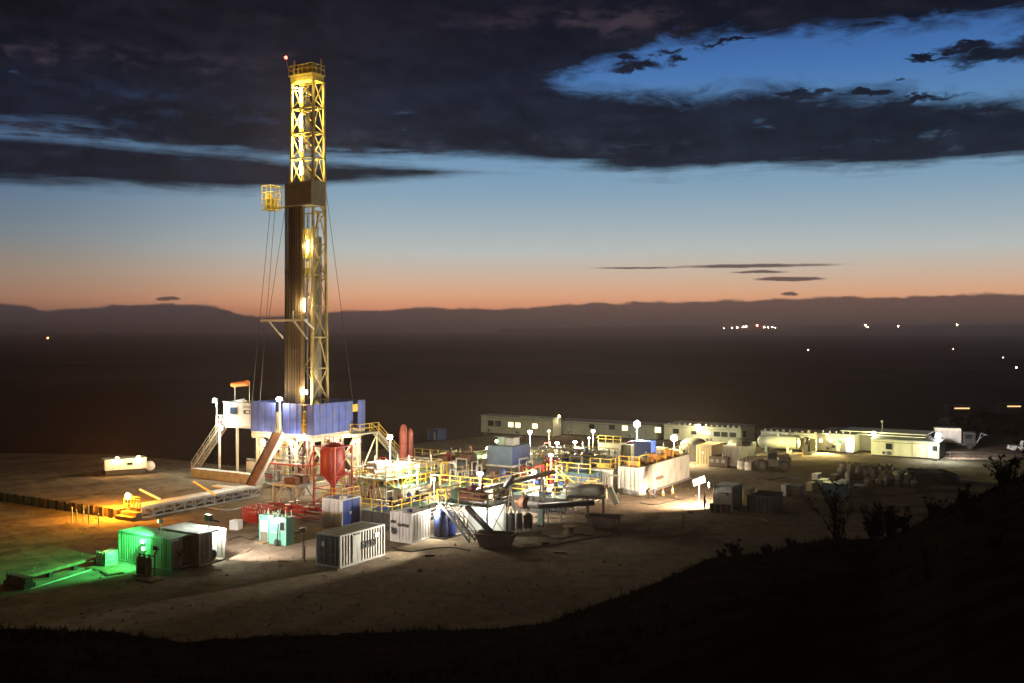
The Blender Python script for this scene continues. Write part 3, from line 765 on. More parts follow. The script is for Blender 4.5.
    m.box(-.75,-.05,.62,.75,.85,.68); m.build('scaffold', WOOD, t)
    h = M().box(-.25,-.1,1.95,.25,.2,2.3).build('lamp_head', GALV, t); M().lathe([(.34,0),(.34,.06)], (0,-.19,2.12), 14, 'y').build('lens', LENSO, h)
    lamp(t, (-1.0,-1.2,2.4), 3600, SOD, .2); lamp(t, (0,.6,2.7), 800, SOD, .2)
    # white posts
    first = None
    for i, (px, py, h) in enumerate(((72,523,15),(76.5,523,13),(83.5,523,17),(88.5,524,18),(98.5,525,11))):
        d = H*F/(py-HY); o = M().tube((0,0,0),(0,0,h*d/F),.065,8).tube((0,0,h*d/F),(0,0,h*d/F+.06),.085,8).build('marker_post', mat('cream_post', (.7,.6,.4), .6), None); o.location = gp(px,py)
        tag(o, ['white post standing first from the end of the row farthest from the catwalk','short white post between the outermost post and the tall pair','tall white post, the thinner of the tall pair in the row','tallest white post in the row, tight beside the other tall one','shortest white post, standing apart towards the catwalk lamp'][i], 'post', 'white posts on the orange lit gravel')
    # striped barrier and pipe in the corner
    t = thing('concrete_barrier', 'squat barrier with white stripes at the frame edge', 'barrier', gp(16,588,0), A)
    m = M(); P = [(-.9,0),(.9,0),(.5,.45),(.4,1.0),(-.4,1.0),(-.5,.45)]
    m.box(-1.6,0,0,1.0,.9,.35); m.box(-1.5,.15,.35,.9,.75,.8); m.build('body', DARK, t)
    m = M()
    for k in range(4): m.beam((-1.4+k*.6,.135,.4),(-1.1+k*.6,.135,.78),.16,.02)
    m.build('stripe', WHITE, t)
    t = thing('pipe_gate', 'long thin rail on low blocks running over the green lit gravel', 'barrier rail', gp(24,584,0))
    a = gp(24,584,0); b = gp(98,563,0); d = b-a; t.rotation_euler = (0,0,math.atan2(d.y,d.x)); L = d.length
    M().box(-.2,-.08,.35,L,.08,.55).build('rail', WOOD, t)
    for k in range(4): M().box(k*L/3-.25,-.2,0,k*L/3+.1,.2,.35).build('block', DARK, t)
    a = gp(30,590); b = gp(96,569); d = b-a
    o = M().tube((0,0,.06),(d.length,0,.06),.06).build('ground_hose', CGREY, None); o.location = a; o.rotation_euler = (0,0,math.atan2(d.y,d.x)); tag(o, 'pale hose lying straight beside the long rail on green gravel', 'hose')
left_side()

# ------------------------------------------------------------------ containers and cabins
def container(label, px, py, pl, pr, pt, mt, name='shipping_container', cat='shipping container', doors=None, open_leaf=None, base=0.0, frame=None, flat=False, pitch=.29, group=None, dmt=None, lx=None, ly=None, roof_mt=None, depth=.05):
    p, Lx, Ly = corner(px, py, pl, pr, base)
    if lx: Lx = lx
    if ly: Ly = ly
    h = (py-pt)*p.y/F
    t = thing(name, label, cat, p, A, group)
    frame = frame or mt
    m = M(); e = .14
    for x in (-Lx,-e):
        for y in (0,Ly-e): m.box(x,y,0,x+e,y+e,h)
    for z0, z1 in ((0,.16),(h-.12,h)):
        m.box(-Lx+e,0.002,z0,-e,e,z1); m.box(-Lx+e,Ly-e,z0,-e,Ly-.002,z1); m.box(-Lx+.002,e,z0,-Lx+e,Ly-e,z1); m.box(-e,e,z0,-.002,Ly-e,z1)
    m.build('frame', frame, t)
    def wall(a, u, L, nr):
        w = M()
        if flat: 
            a, u, nr = Vector(a), Vector(u), Vector(nr); q = [a, a+u*L, a+u*L-nr*.06, a-nr*.06]
            w.add([v+Vector((0,0,z)) for z in (.16,h-.12) for v in q], [(0,1,2,3),(7,6,5,4),(0,4,5,1),(1,5,6,2),(2,6,7,3),(3,7,4,0)])
        else: w.corr(a, u, L, .16, h-.12, nr, depth, pitch)
        return w.build('wall', mt, t)
    if doors != 'front': wall((-Lx+e,.03,0),(1,0,0),Lx-2*e,(0,-1,0))
    if doors != 'right': wall((-.03,e,0),(0,1,0),Ly-2*e,(1,0,0))
    wall((-Lx+e,Ly-.03,0),(1,0,0),Lx-2*e,(0,1,0)); wall((-Lx+.03,e,0),(0,1,0),Ly-2*e,(-1,0,0))
    r = M()
    r.box(-Lx+.02,.02,h-.06,-.02,Ly-.02,h-.015)
    nb = int(max(Lx,Ly)/.5)
    for k in range(nb):
        if Lx > Ly: x = -Lx+.3+k*(Lx-.6)/nb; r.box(x,.15,h-.014,x+.2,Ly-.15,h+.012)
        else: y = .3+k*(Ly-.6)/nb; r.box(-Lx+.15,y,h-.014,-.15,y+.2,h+.012)
    r.build('roof', roof_mt or mt, t)
    r = M(); r.box(-Lx+.1,.1,.05,-.1,Ly-.1,.14); r.build('floor_panel', WOOD, t)
    if doors:
        W = (Ly if doors == 'right' else Lx)-2*e
        for k in (0,1):
            m = M(); a = .01
            w = W/2
            # leaf lying along +y from its own hinge
            m.box(-.06,0,.17,0,w-.01,h-.13)
            for z in (.6,1.3,2.0): m.box(.002,.05,z,.02,w-.06,z+.05)
            leaf = m.build('door', dmt or mt, t)
            b = M()
            for yy in (w*.3,w*.7): b.tube((.045,yy,.25),(.045,yy,h-.2),.022,6); b.box(.02,yy-.12,1.0,.07,yy+.12,1.06)
            b.build('lock_bar', GALV, leaf)
            ang = 0
            if open_leaf and k in open_leaf: ang = open_leaf[k]
            if doors == 'right':
                if k == 0: leaf.location = (-.02,e,0); leaf.rotation_euler = (0,0,-ang)
                else:
                    leaf.location = (-.02,Ly-e,0); leaf.scale = (1,-1,1); leaf.rotation_euler = (0,0,ang)
            else: leaf.location = (-Lx+e+k*w,.02,0); leaf.rotation_euler = (0,0,-pi/2)
    return t, Lx, Ly, h
def scrawl(parent, at_, u, w, hgt, mt, n=7, face=(0,-1,0), seed=1, slant=.3):
    """a row of blurred letter strokes on a panel"""
    rr = random.Random(seed); m = M(); u = Vector(u); a = Vector(at_); nr = Vector(face); z = Vector((0,0,1))
    st = w/n
    for i in range(n):
        o = a+u*(i*st)+nr*.03
        for (x0,z0,x1,z1) in rr.sample([(0,0,.2,1),(.6,0,.6,1),(0,1,.6,1),(0,.5,.6,.5),(0,0,.6,0),(.1,1,.6,0)], 3):
            m.beam(o+u*(x0*st+slant*z0*.2*st)+z*(z0*hgt), o+u*(x1*st+slant*z1*.2*st)+z*(z1*hgt), .09, .09)
    return m.build('marking', mt, parent)
def containers():
    INK = mat('black_lettering', (.02,.02,.02), .6, 0, .1)
    # dark end / pale ribbed side container in front
    t, Lx, Ly, h = container('ribbed pale container with a dark end, nearest to the dark slope', 340,569,316,385,536, CWHITE, pitch=.34, depth=.11, frame=CGREY, doors='front', dmt=mat('dark_green_paint', (.03,.045,.035), .5), roof_mt=DARK)
    m = M(); m.box(-.06,1.55,.17,.0,2.5,2.35); m.build('door', CGREY, t)
    scrawl(t, (-.02,2.6,1.15), (0,1,0), 1.9, .5, INK, 7, (1,0,0), 3)
    o = M().box(-.05,4.3,1.75,.025,4.75,2.1).build('label_plate', WHITE, t); M().box(-1.9,-.06,1.6,-1.6,-.02,2.0).build('label_plate', WHITE, t)
    M().box(-.05,1.75,2.35,.03,2.3,2.5).build('vent', BLACK, t)
    # green container with open end door
    t, Lx, Ly, h = container('pale green container washed in green light with one end door open', 171,571,118,194,539, PGREEN, doors='right', open_leaf={1: rad(266)}, dmt=CWHITE)
    m = M(); m.beam((.035,.75,1.05),(.035,.95,1.3),.16,.02); m.beam((.035,.95,1.0),(.035,.75,1.3),.0001,.0001)
    m.beam((.035,.55,1.45),(.035,.8,1.05),.17,.03); m.beam((.035,1.05,1.45),(.035,.8,1.05),.17,.03); m.build('door_emblem', INK, t)
    for x, z, p in ((-3.1,2.0,0),(-3.0,1.45,0)):
        f = M().box(x-.16,-.24,z-.14,x+.16,.0,z+.14).build('wall_lamp', GALV, t); M().box(x-.13,-.28,z-.11,x+.13,-.242,z+.11).build('lens', LENSG, f)
    lamp(t, (-3.1,-1.4,2.2), 45, (.2,1,.32), .2); lamp(t, (-1.5,-.5,3.8), 3600, (.09,1,.24), .2, 'SPOT', (-9.5,-3.6,0), 1.9)
    m = M(); m.tube((-1.0,-.12,0),(-1.0,-.12,3.9),.05,6); m.build('lamp_pole', GALV, t)
    f = M().box(-1.15,-.3,3.7,-.85,0,3.95).build('lamp_head', GALV, t); M().box(-1.2,-.3,3.72,-1.152,0,3.93).build('lens', LENSG, f)
    # container with the bright roof
    t, Lx, Ly, h = container('white-roofed container with a brightly lit open end behind the green one', 199,567,158,226,534, CGREY, doors='right', open_leaf={1: rad(266)}, dmt=mat('brown_grey_paint', (.20,.17,.13), .6), roof_mt=WHITE)
    lamp(t, (-.9,Ly*.7,h-.5), 260, (.92,1,.92), .2)
    m = M(); m.box(-2.6,.3,.16,-2.55,Ly-.2,h-.2); m.build('liner', WHITE, t)
    o = M().lathe([(.28,-.1),(.42,-.09),(.42,.09),(.28,.1)], (-.45,Ly*.62,.58), 16, 'x').build('hose_coil', BLACK, None); o.location = t.location; o.rotation_euler = t.rotation_euler; tag(o, 'dark hose coil standing inside the lit container doorway', 'hose coil')
    m = M(); m.tube((-.2,1.2,h),(-.2,1.2,h+.9),.04,6); m.build('lamp_pole', GALV, t)
    f = M().box(-.5,1.0,h+.85,.05,1.35,h+1.35).build('lamp_head', DARK, t); m = M(); m.beam((.05,1.3,h+.95),(.45,1.7,h+.75),.12); m.build('lamp_bracket', DARK, t)
    lamp(t, (-1.4,2.2,h+1.6), 200, (.9,1,.88), .2); lamp(t, (.35,1.75,h+1.0), 3800, (1,.86,.78), .2, 'SPOT', (-.5,11.5,0), 1.9)
    # mint shed
    t, Lx, Ly, h = container('small mint green shed with a doorway and one window', 286,546,259,294,518, TEAL, name='site_shed', cat='shed', flat=True)
    d = M().box(-Lx+.2,-.05,.1,-Lx+1.15,-.005,2.1).build('door_frame', TEAL, t); M().box(-Lx+.28,-.07,.15,-Lx+1.07,-.052,1.0).build('door_panel', MUDM, d); M().box(-Lx+.28,-.07,1.0,-Lx+1.07,-.052,2.0).build('pane', PLASTIC, d)
    w = M().box(-.72,-.05,1.25,-.1,-.005,2.1).build('window', GALV, t); M().box(-.66,-.07,1.32,-.16,-.052,2.04).build('pane', GLASS, w)
    M().box(-1.85,-.06,1.02,-.75,-.005,1.1).build('ledge', GALV, t); m = M()
    m.lathe([(.1,0),(.22,.1),(.2,.5),(.08,.6)], (-.75,-.4,0), 10); m.tube((-.72,-.35,.4),(-.72,-.2,1.9),.06,6); m.build('drum_and_pipe', DARK, t)
    m = M()
    for k in range(14): x = -Lx+.1+k*(Lx-.2)/13; y = R.uniform(.1,Ly-.1); m.beam((x,y,h),(x+R.uniform(-.15,.15),y,h+R.uniform(.25,.6)),.05)
    m.build('roof_rods', PGREEN, t)
    M().box(-Lx+.1,-.7,0,-Lx+1.2,-.02,.14).build('door_step', WOOD, t)
    f = M().box(-1.8,-.3,h-.1,-1.3,-.02,h+.12).build('wall_lamp', GALV, t); M().box(-1.75,-.34,h-.07,-1.35,-.302,h+.09).build('lens', LENSW, f); lamp(f, (-1.55,-.9,h-.25), 60, (1,.95,.85), .15)
    M().tube((-.3,-.12,0),(-.3,-.12,.05),.05).build('foot', DARK, t)
    # white and blue unit
    t, Lx, Ly, h = container('tall unit with white doors and a blue panelled side below the red tank', 342,528,322,361,500, BLUE, flat=True, doors='front', dmt=WHITE, frame=WHITE, name='chemical_container', base=0)
    m = M()
    for y in (.75,1.5): m.box(.0,y,.2,.02,y+.05,h-.15)
    m.build('panel_seam', DBLUE, t); M().box(-.02,1.1,1.15,.03,1.35,1.4).build('label_plate', WHITE, t)
    M().rail([(-Lx,.1,h),(-.1,.1,h),(-.1,Ly-.1,h)],1.0,.035,1.0).build('roof_rail', YEL, t)
    M().box(-.5,.2,h+.02,.0,.7,h+.3).build('roof_box', WHITE, t)
    M().box(-Lx+.1,.05,-.0,-.1,.3,.08).build('foot', DARK, t)
    # ten foot white unit
    t, Lx, Ly, h = container('small white container with lettering on its shaded end near the stairs', 412,544,390,430,514, CWHITE, pitch=.38)
    scrawl(t, (-Lx+.9,-.0,1.45), (1,0,0), 1.2, .22, INK, 6, (0,-1,0), 5, 0); scrawl(t, (-Lx+.15,-.0,1.7), (1,0,0), .5, .2, INK, 3, (0,-1,0), 6, 0)
    m = M(); m.lathe([(.02,0),(.3,.01),(.34,.02)], (-Lx+.45,-.03,.95), 7, 'y'); m.beam((-Lx+.2,-.05,1.25),(-Lx+.7,-.05,.7),.12,.03); m.build('emblem', INK, t)
    M().lathe([(.25,0),(.25,.25),(.1,.3)], (-.7,.6,h), 12).build('roof_vent', DBLUE, t)
    # forty foot white tank with rails
    t, Lx, Ly, h = container('long white ribbed container with yellow posts along its roof edge', 639.5,495.5,618,689.5,468, CWHITE, pitch=.42, depth=.06, doors='front', dmt=WHITE)
    scrawl(t, (-.0,4.6,1.15), (0,1,0), 2.4, .35, mat('faded_lettering', (.30,.22,.17), .7), 6, (1,0,0), 8, 0)
    M().rail([(-Lx+.1,.1,h),(-.1,.1,h)],1.2,.04,1.3).rail([(-.1,.1,h),(-.1,Ly-.1,h)],1.3,.045,2.6,False).build('roof_rail', YEL, t)
    m = M()
    for k in range(7): m.box(-Lx+.6,1+k*2.0,h+.02,-.7,1.7+k*2.0,h+.5+.3*(k % 2))
    m.build('roof_hatch', mat('orange_paint', (.55,.25,.05), .5), t); M().box(-Lx,0,-.0,.25,.14,.12).box(-.05,.2,.0,.3,Ly,.1).build('skid_rail', CGREY, t)
    t, Lx, Ly, h = container('shorter white container tucked against the long white one', 611,493.5,589,622,470, CWHITE, doors='front', dmt=WHITE)
    M().rail([(-Lx+.1,.1,h),(-.1,.1,h),(-.1,Ly-.2,h)],1.2,.04,1.3).build('roof_rail', YEL, t)
    m = M(); m.box(-Lx+.5,1,h+.02,-.7,2.4,h+.5); m.build('roof_hatch', YEL, t)
    # shed where the person stands
    t, Lx, Ly, h = container('white shed with dark side and flap raised, beside the dark-clothed person', 732,511.5,713,742.5,487, WHITE, flat=True, name='site_shed', cat='shed', frame=CWHITE)
    M().box(-1.4,-.04,1.75,-.8,-.005,1.95).build('label_plate', GALV, t); m = M(); m.beam((-.65,-.02,1.9),(-.45,-.02,1.6),.22,.03); m.build('door_emblem', INK, t)
    M().box(.0,.3,.2,.03,Ly-.2,h-.2).build('side_panel', DARK, t)
    f = M().box(-Lx-.28,-.5,2.35,-Lx-.02,-.1,2.95).build('lamp_head', WHITE, t); M().box(-Lx-.33,-.48,2.38,-Lx-.282,-.12,2.9).build('lens', LENSW, f)
    lamp(t, (-Lx-.55,.7,2.3), 11000, (1,.74,.50), .2, 'SPOT', (-Lx-7,4.0,.6), 2.95)
    t2 = thing('reflector_panel', 'slanted pale reflector sheet on a short post by the shed lamp', 'reflector', gp(699,505), A)
    M().tube((0,0,0),(0,0,2.4),.05,6).build('post', GALV, t2); M().cbox((0,0,2.6),(1.5,.06,.75),Matrix.Rotation(rad(-22),3,'Y')@Matrix.Rotation(rad(-25),3,'X')).build('sheet', mat('dull_sheet', (.13,.13,.11), .6), t2)
    # dark open skip and the cabinet behind
    t = thing('waste_skip', 'dark open-topped steel skip beyond the lit shed', 'skip', *[corner(772,514,747,783)[0]], A)
    p, Lx, Ly = corner(772,514,747,783); h = 1.65
    m = M()
    for (x0,y0,x1,y1) in ((-Lx,0,0,.08),(-Lx,Ly-.08,0,Ly),(-Lx,.08,-Lx+.08,Ly-.08),(-.08,.08,0,Ly-.08)): m.box(x0,y0,0,x1,y1,h)
    m.box(-Lx+.08,.08,.05,-.08,Ly-.08,.5); m.build('body', DARK, t)
    m = M()
    for k in range(6): m.box(-Lx+.3+k*(Lx-.6)/5,-.1,0,-Lx+.42+k*(Lx-.6)/5,-.002,h-.1)
    m.box(-Lx-.04,-.06,h,.04,.1,h+.1); m.box(-Lx-.04,Ly-.1,h,.04,Ly+.05,h+.1); m.build('rib', TBLUE, t)
    t, Lx, Ly, h = container('narrow brownish cabinet between the lit shed and the dark skip', 750,506,743,752,489, BEIGE, flat=True, name='tool_cabinet', cat='cabinet', ly=1.6)
    # beige and grey boxes before the camp
    t, Lx, Ly, h = container('beige container standing before the white accommodation block', 711.5,466,696,724,446, BEIGE, flat=False, pitch=.4)
    M().box(-1.4,-.03,1.6,-1.1,.01,1.95).build('label_plate', WHITE, t)
    t, Lx, Ly, h = container('grey ribbed container with a tarpaulin heap on its roof', 739,466.5,722,756,447, CGREY, pitch=.34, depth=.08)
    o = M().lathe([(1.6,0),(1.5,.35),(1.1,.7),(.5,.85),(.05,.88)], (0,0,0), 14).build('tarpaulin_heap', TARP, None); o.location = t.matrix_basis@Vector((-.8,3,h+.02)); o.scale = (1.1,1.6,1); tag(o, 'dark rounded tarpaulin heap lying on the grey ribbed container', 'tarpaulin')
    # domed tank behind
    t = thing('storage_tank', 'dark domed round tank between the warm flood and the beige container', 'tank', gp(694,460), A)
    M().lathe([(2.0,0),(2.0,2.0),(1.9,2.5),(1.5,2.9),(.8,3.15),(.05,3.2)], n=24).build('shell', TARP, t, True)
    t, Lx, Ly, h = container('blue container lit by the biggest white flood', 651,463,634,656,442, BLUE, flat=True); M().box(-.9,-.03,1.3,-.6,.01,1.6).build('label_plate', WHITE, t)
    t, Lx, Ly, h = container('pale end-on container beside the blue one', 631,466,622,634,445, CREAMW, pitch=.4)
    t, Lx, Ly, h = container('yellowish panelled unit below the twin yellow lamps', 621,466,598,626,444, BEIGE, flat=True, name='power_unit', cat='generator')
    m = M()
    for k in range(4): m.box(-Lx+.3+k*.85,-.05,1.2,-Lx+.85+k*.85,-.002,2.2)
    m.build('louvre', GALV, t); M().rail([(-Lx,.1,h),(-.1,.1,h)],1.0,.05,1.0).build('roof_rail', YEL, t)
    t, Lx, Ly, h = container('small dark blue cabin alone on the bare mound', 438,440.5,428,441,430, DBLUE, flat=True, name='site_shed', cat='shed', ly=2.5)
    M().box(-.9,-.04,.1,-.5,.0,1.5).build('door', GALV, t)
containers()

# ------------------------------------------------------------------ camp
def cabin(label, px, py, pl, pr, pt, mt, base=0.0, name='accommodation_block', cat='cabin', windows=(), doors=(), lit=(), eave=.15, ly=None, skid=True, seams=3.0):
    p, Lx, Ly = corner(px, py, pl, pr, base)
    if ly: Ly = ly
    h = (py-pt)*p.y/F
    t = thing(name, label, cat, p, A)
    M().box(-Lx,0,.25,0,Ly,h).build('wall', mt, t)
    m = M(); m.box(-Lx-eave,-eave,h,eave,Ly+eave,h+.14); m.build('roof', GREYW if mt is not GREYW else DARK, t)
    M().box(-Lx+.1,.1,0,-.1,Ly-.1,.248).build('skid', DARK, t)
    k = int(Lx/seams); m = M()
    for i in range(1, k): m.box(-Lx+i*Lx/k-.02,-.02,.3,-Lx+i*Lx/k+.02,-.002,h-.05)
    if k > 1: m.build('seam', CGREY, t)
    def col(pxx):     # a column of the photo on the front face
        u = (pxx-CX)/F; return -(p.x-u*p.y)/(UX.x-UX.y*u)
    for i, (wx, w_, z0, z1) in enumerate(windows):
        x = col(wx); f = M().box(x-w_/2,-.05,z0,x+w_/2,-.003,z1).build('window', GALV, t)
        M().box(x-w_/2+.07,-.07,z0+.07,x+w_/2-.07,-.052,z1-.07).build('pane', LITW if i in lit else GLASS, f)
    for k in range(max(1,int(Lx/6))):
        x = -Lx+1.6+k*6; a_ = M().box(x,-.42,.4,x+.75,-.06,.9).build('air_conditioner', GALV, t); M().lathe([(.18,-.43),(.2,-.422),(.02,-.421)], (x+.3,0,.65), 10, 'y').build('fan_grille', DARK, a_)
    M().box(-.9,-1.0,0,-.1,-.02,.22).build('door_step', DARK, t)
    m = M(); m.path([(-Lx+.3,-.06,h-.25),(-Lx*.5,-.06,h-.32),(-.2,-.06,h-.22)], .03, 5); m.build('cable', DARK, t)
    for wx, w_, mt2 in doors:
        x = col(wx); f = M().box(x-w_/2,-.05,.25,x+w_/2,-.003,2.3).build('door', mt2, t)
    return t, Lx, Ly, h
def camp():
    t, Lx, Ly, h = cabin('long pale accommodation block with dark and lit windows, farthest from the trucks', 553,438,481,561,419.5, CREAMW, windows=((491,1.3,1.4,2.5),(498,1.3,1.4,2.5),(511,1.2,1.4,2.4),(518,1.2,1.4,2.4),(535,1.2,1.4,2.4)), lit=(2,3,4))
    M().box(-.1,-.05,.3,-.02,.3,h).build('orange_lit_edge', ORANGE, t)  # orange light along this corner, put in as a coloured strip
    M().box(-6.5,-.3,h+.14,-3.0,.2,h+.3).build('roof_sign', CREAMW, t)
    t, Lx, Ly, h = cabin('low grey accommodation block behind the big white flood', 656,441,560,664,425.5, GREYW, windows=((592,1.2,1.4,2.3),(612,1.3,1.4,2.4),(625,1.2,1.4,2.4),(658,1.2,1.4,2.4)), lit=(2,3))
    t, Lx, Ly, h = cabin('cream accommodation block with three dark windows in a row', 741,445.5,664,755,429, CREAMW, windows=((676,1.2,1.3,2.2),(694,1.0,1.3,2.0),(708,1.0,1.4,2.1),(717,1.2,1.2,2.1),(724.5,1.2,1.2,2.1),(733,1.2,1.2,2.1)), lit=(2,))
    M().box(.003,1.0,1.2,.05,2.4,2.2).build('end_window', GLASS, t)
    m = M()
    for k in range(14): x = -Lx+.6+k*(Lx-1.2)/13; m.box(x,.3,h+.14,x+.3,.6,h+.14+R.uniform(.1,.35))
    m.build('roof_vent', CREAMW, t)
    f = M().box(-7.4,-.3,h+.1,-6.9,-.02,h+.42).build('wall_lamp', GALV, t); M().box(-7.35,-.34,h+.14,-6.95,-.302,h+.38).build('lens', LENSW, f); lamp(f, (-7.1,-1.3,h+.1), 230, (1,.84,.45), .15); lamp(f, (-7.1,-.5,h+.1), 5200, (1,.92,.42), .2, 'SPOT', (-2,-6,0), 1.9)
    t, Lx, Ly, h = cabin('cream cabin row hidden behind the white cylinder tank', 816,452.5,761,826,434.5, CREAMW, windows=((806,1.0,1.3,2.1),))
    m = M()
    for k in range(9): x = -Lx+.4+k*(Lx-.8)/8; m.box(x,.3,h+.14,x+.35,.7,h+.14+R.uniform(.1,.4))
    m.build('roof_vent', BEIGE, t)
    t, Lx, Ly, h = cabin('cream cabin with a brightly lit open doorway at its corner', 854.6,454,816,869,435.5, CREAMW, windows=((821,.7,1.4,2.1),(831,.7,1.5,2.1),(834,.7,.7,1.2)), lit=(0,1))
    M().box(-1.25,-.05,.25,-.15,-.003,2.45).build('doorway', LITD, t); M().box(-2.7,-.04,1.2,-1.7,-.003,2.3).build('notice_board', WHITE, t); M().lathe([(.28,-.07),(.28,-.042)], (-2.2,0,1.75), 14, 'y').build('round_emblem', TEAL, t)
    lamp(t, (-.7,-.9,1.9), 45, (1,.95,.7), .2)
    m = M()
    for k in range(5): m.tube((-4.8+k,.5,h+.14),(-4.8+k,.5,h+.5),.1,6); 
    m.build('roof_vent', WHITE, t)
    f = M().box(-4.2,-.25,h-.2,-3.8,-.02,h+.05).build('wall_lamp', GALV, t); M().box(-4.16,-.3,h-.17,-3.84,-.252,h+.02).build('lens', LENSY, f); lamp(f, (-4,-1.8,h-.1), 40, OLIVE, .2); lamp(f, (-4,-.5,h-.05), 5200, (1,.90,.36), .2, 'SPOT', (-4.5,-4.2,0), 1.9)
    t, Lx, Ly, h = cabin('plain cream cabin with one dark window, nearest the bright cool flood', 939,460.3,871,945,443, CREAMW, windows=((889,1.0,1.1,2.1),(935,.8,1.3,2.1)), doors=((912,.12,BEIGE),(927,.12,BEIGE)))
    M().box(.002,.3,.3,.04,Ly-.3,h-.2).build('end_panel', DARK, t)
    f = M().box(-2.6,-.22,1.75,-2.25,-.02,2.05).build('wall_lamp', GALV, t); M().box(-2.57,-.27,1.78,-2.28,-.222,2.02).build('lens', LENSY, f); lamp(f, (-2.4,-.9,1.9), 25, PEACH, .12)
    # long roof and sign behind it
    d0 = gp(940,455); p, Lx, Ly = corner(926,455.5,846,934)
    t = thing('site_office', 'long flat-roofed office with a lettered banner and green end panel', 'office', p, A)
    h = 3.1
    M().box(-Lx,0,.2,0,5,h-.5).build('wall', GREYW, t); M().box(-Lx-.5,-1.3,h,.3,5.2,h+.16).build('roof', WHITE, t)
    M().box(-Lx-.8,-1.6,h-.35,.2,-1.3,h-.2).build('gutter', WHITE, t)
    b = M().box(-6.2,-.12,h-1.0,-1.4,-.06,h-.42).build('banner', mat('banner_dark', (.07,.08,.06), .6), t)
    M().box(-1.4,-.14,h-1.02,-.1,-.06,h-.38).build('banner_end', mat('banner_green', (.02,.30,.16), .5), t)
    cu = bpy.data.curves.new('banner_text', 'FONT'); cu.body = 'HIGHLANDS'; cu.size = .62; cu.extrude = .01; cu.align_x = 'LEFT'
    o = bpy.data.objects.new('banner_text', cu); COL.objects.link(o); 
    dg = bpy.context.evaluated_depsgraph_get(); me = bpy.data.meshes.new_from_object(o.evaluated_get(dg)); bpy.data.objects.remove(o)
    o = bpy.data.objects.new('banner_letters', me); COL.objects.link(o); me.materials.append(WHITE); o.parent = t; o.location = (-6.05,-.14,h-.93); o.rotation_euler = (pi/2,0,0); o.scale = (1.12,1,1)
    f = M().box(-7.4,-1.75,h-.1,-6.9,-1.4,h+.25).build('roof_lamp', GALV, t); M().box(-7.35,-1.8,h-.06,-6.95,-1.752,h+.2).build('lens', LENSW, f); lamp(f, (-7.1,-2.6,h-.1), 160, OLIVE, .15)
    M().tube((-6.6,1.5,h+.16),(-6.6,1.5,h+1.5),.04,6).lathe([(.02,0),(.2,.1),(.2,.3),(.02,.4)], (-6.6,1.5,h+1.4), 10).build('antenna', GALV, t)
    # cylinder tank
    t = thing('fuel_tank', 'white horizontal cylinder tank on two saddles before the cream cabins', 'fuel tank', gp(798,454), A)
    M().lathe([(.05,-6.4),(.6,-6.35),(.92,-6.1),(.95,-6.0),(.95,-.4),(.92,-.3),(.6,-.05),(.05,0)], (0,.9,1.55), 22, 'x').build('shell', CREAMW, t, True)
    for x in (-5.0,-1.6): M().box(x-.2,.1,0,x+.2,1.7,.95).build('saddle', CREAMW, t)
    m = M(); m.tube((-3.2,.9,2.5),(-3.2,.9,2.8),.3,12); m.rail([(-4.5,.9,2.5),(-1.9,.9,2.5)],.5,.03,1.3); m.build('hatch', GALV, t)
    o = M().lathe([(.22,0),(.2,.05),(.09,.1),(.06,1.1),(.02,1.15)], n=10).build('traffic_bollard', mat('orange_paint', (.55,.25,.05)), None); o.location = gp(803,456); tag(o, 'orange bollard at the end of the white cylinder tank', 'bollard')
    t = thing('water_pump', 'dark upright pump unit at the end of the cylinder tank', 'pump', gp(809,455), A)
    m = M(); m.box(-1.1,0,.0,.2,1.2,.35); m.box(-.9,.2,.35,-.2,1.0,1.6); m.tube((-.1,.5,.4),(-.1,.5,2.2),.2,10); m.lathe([(.3,0),(.45,.2),(.45,.8),(.3,1.0)], (-.5,.6,1.6), 12); m.build('body', DARK, t)
camp()

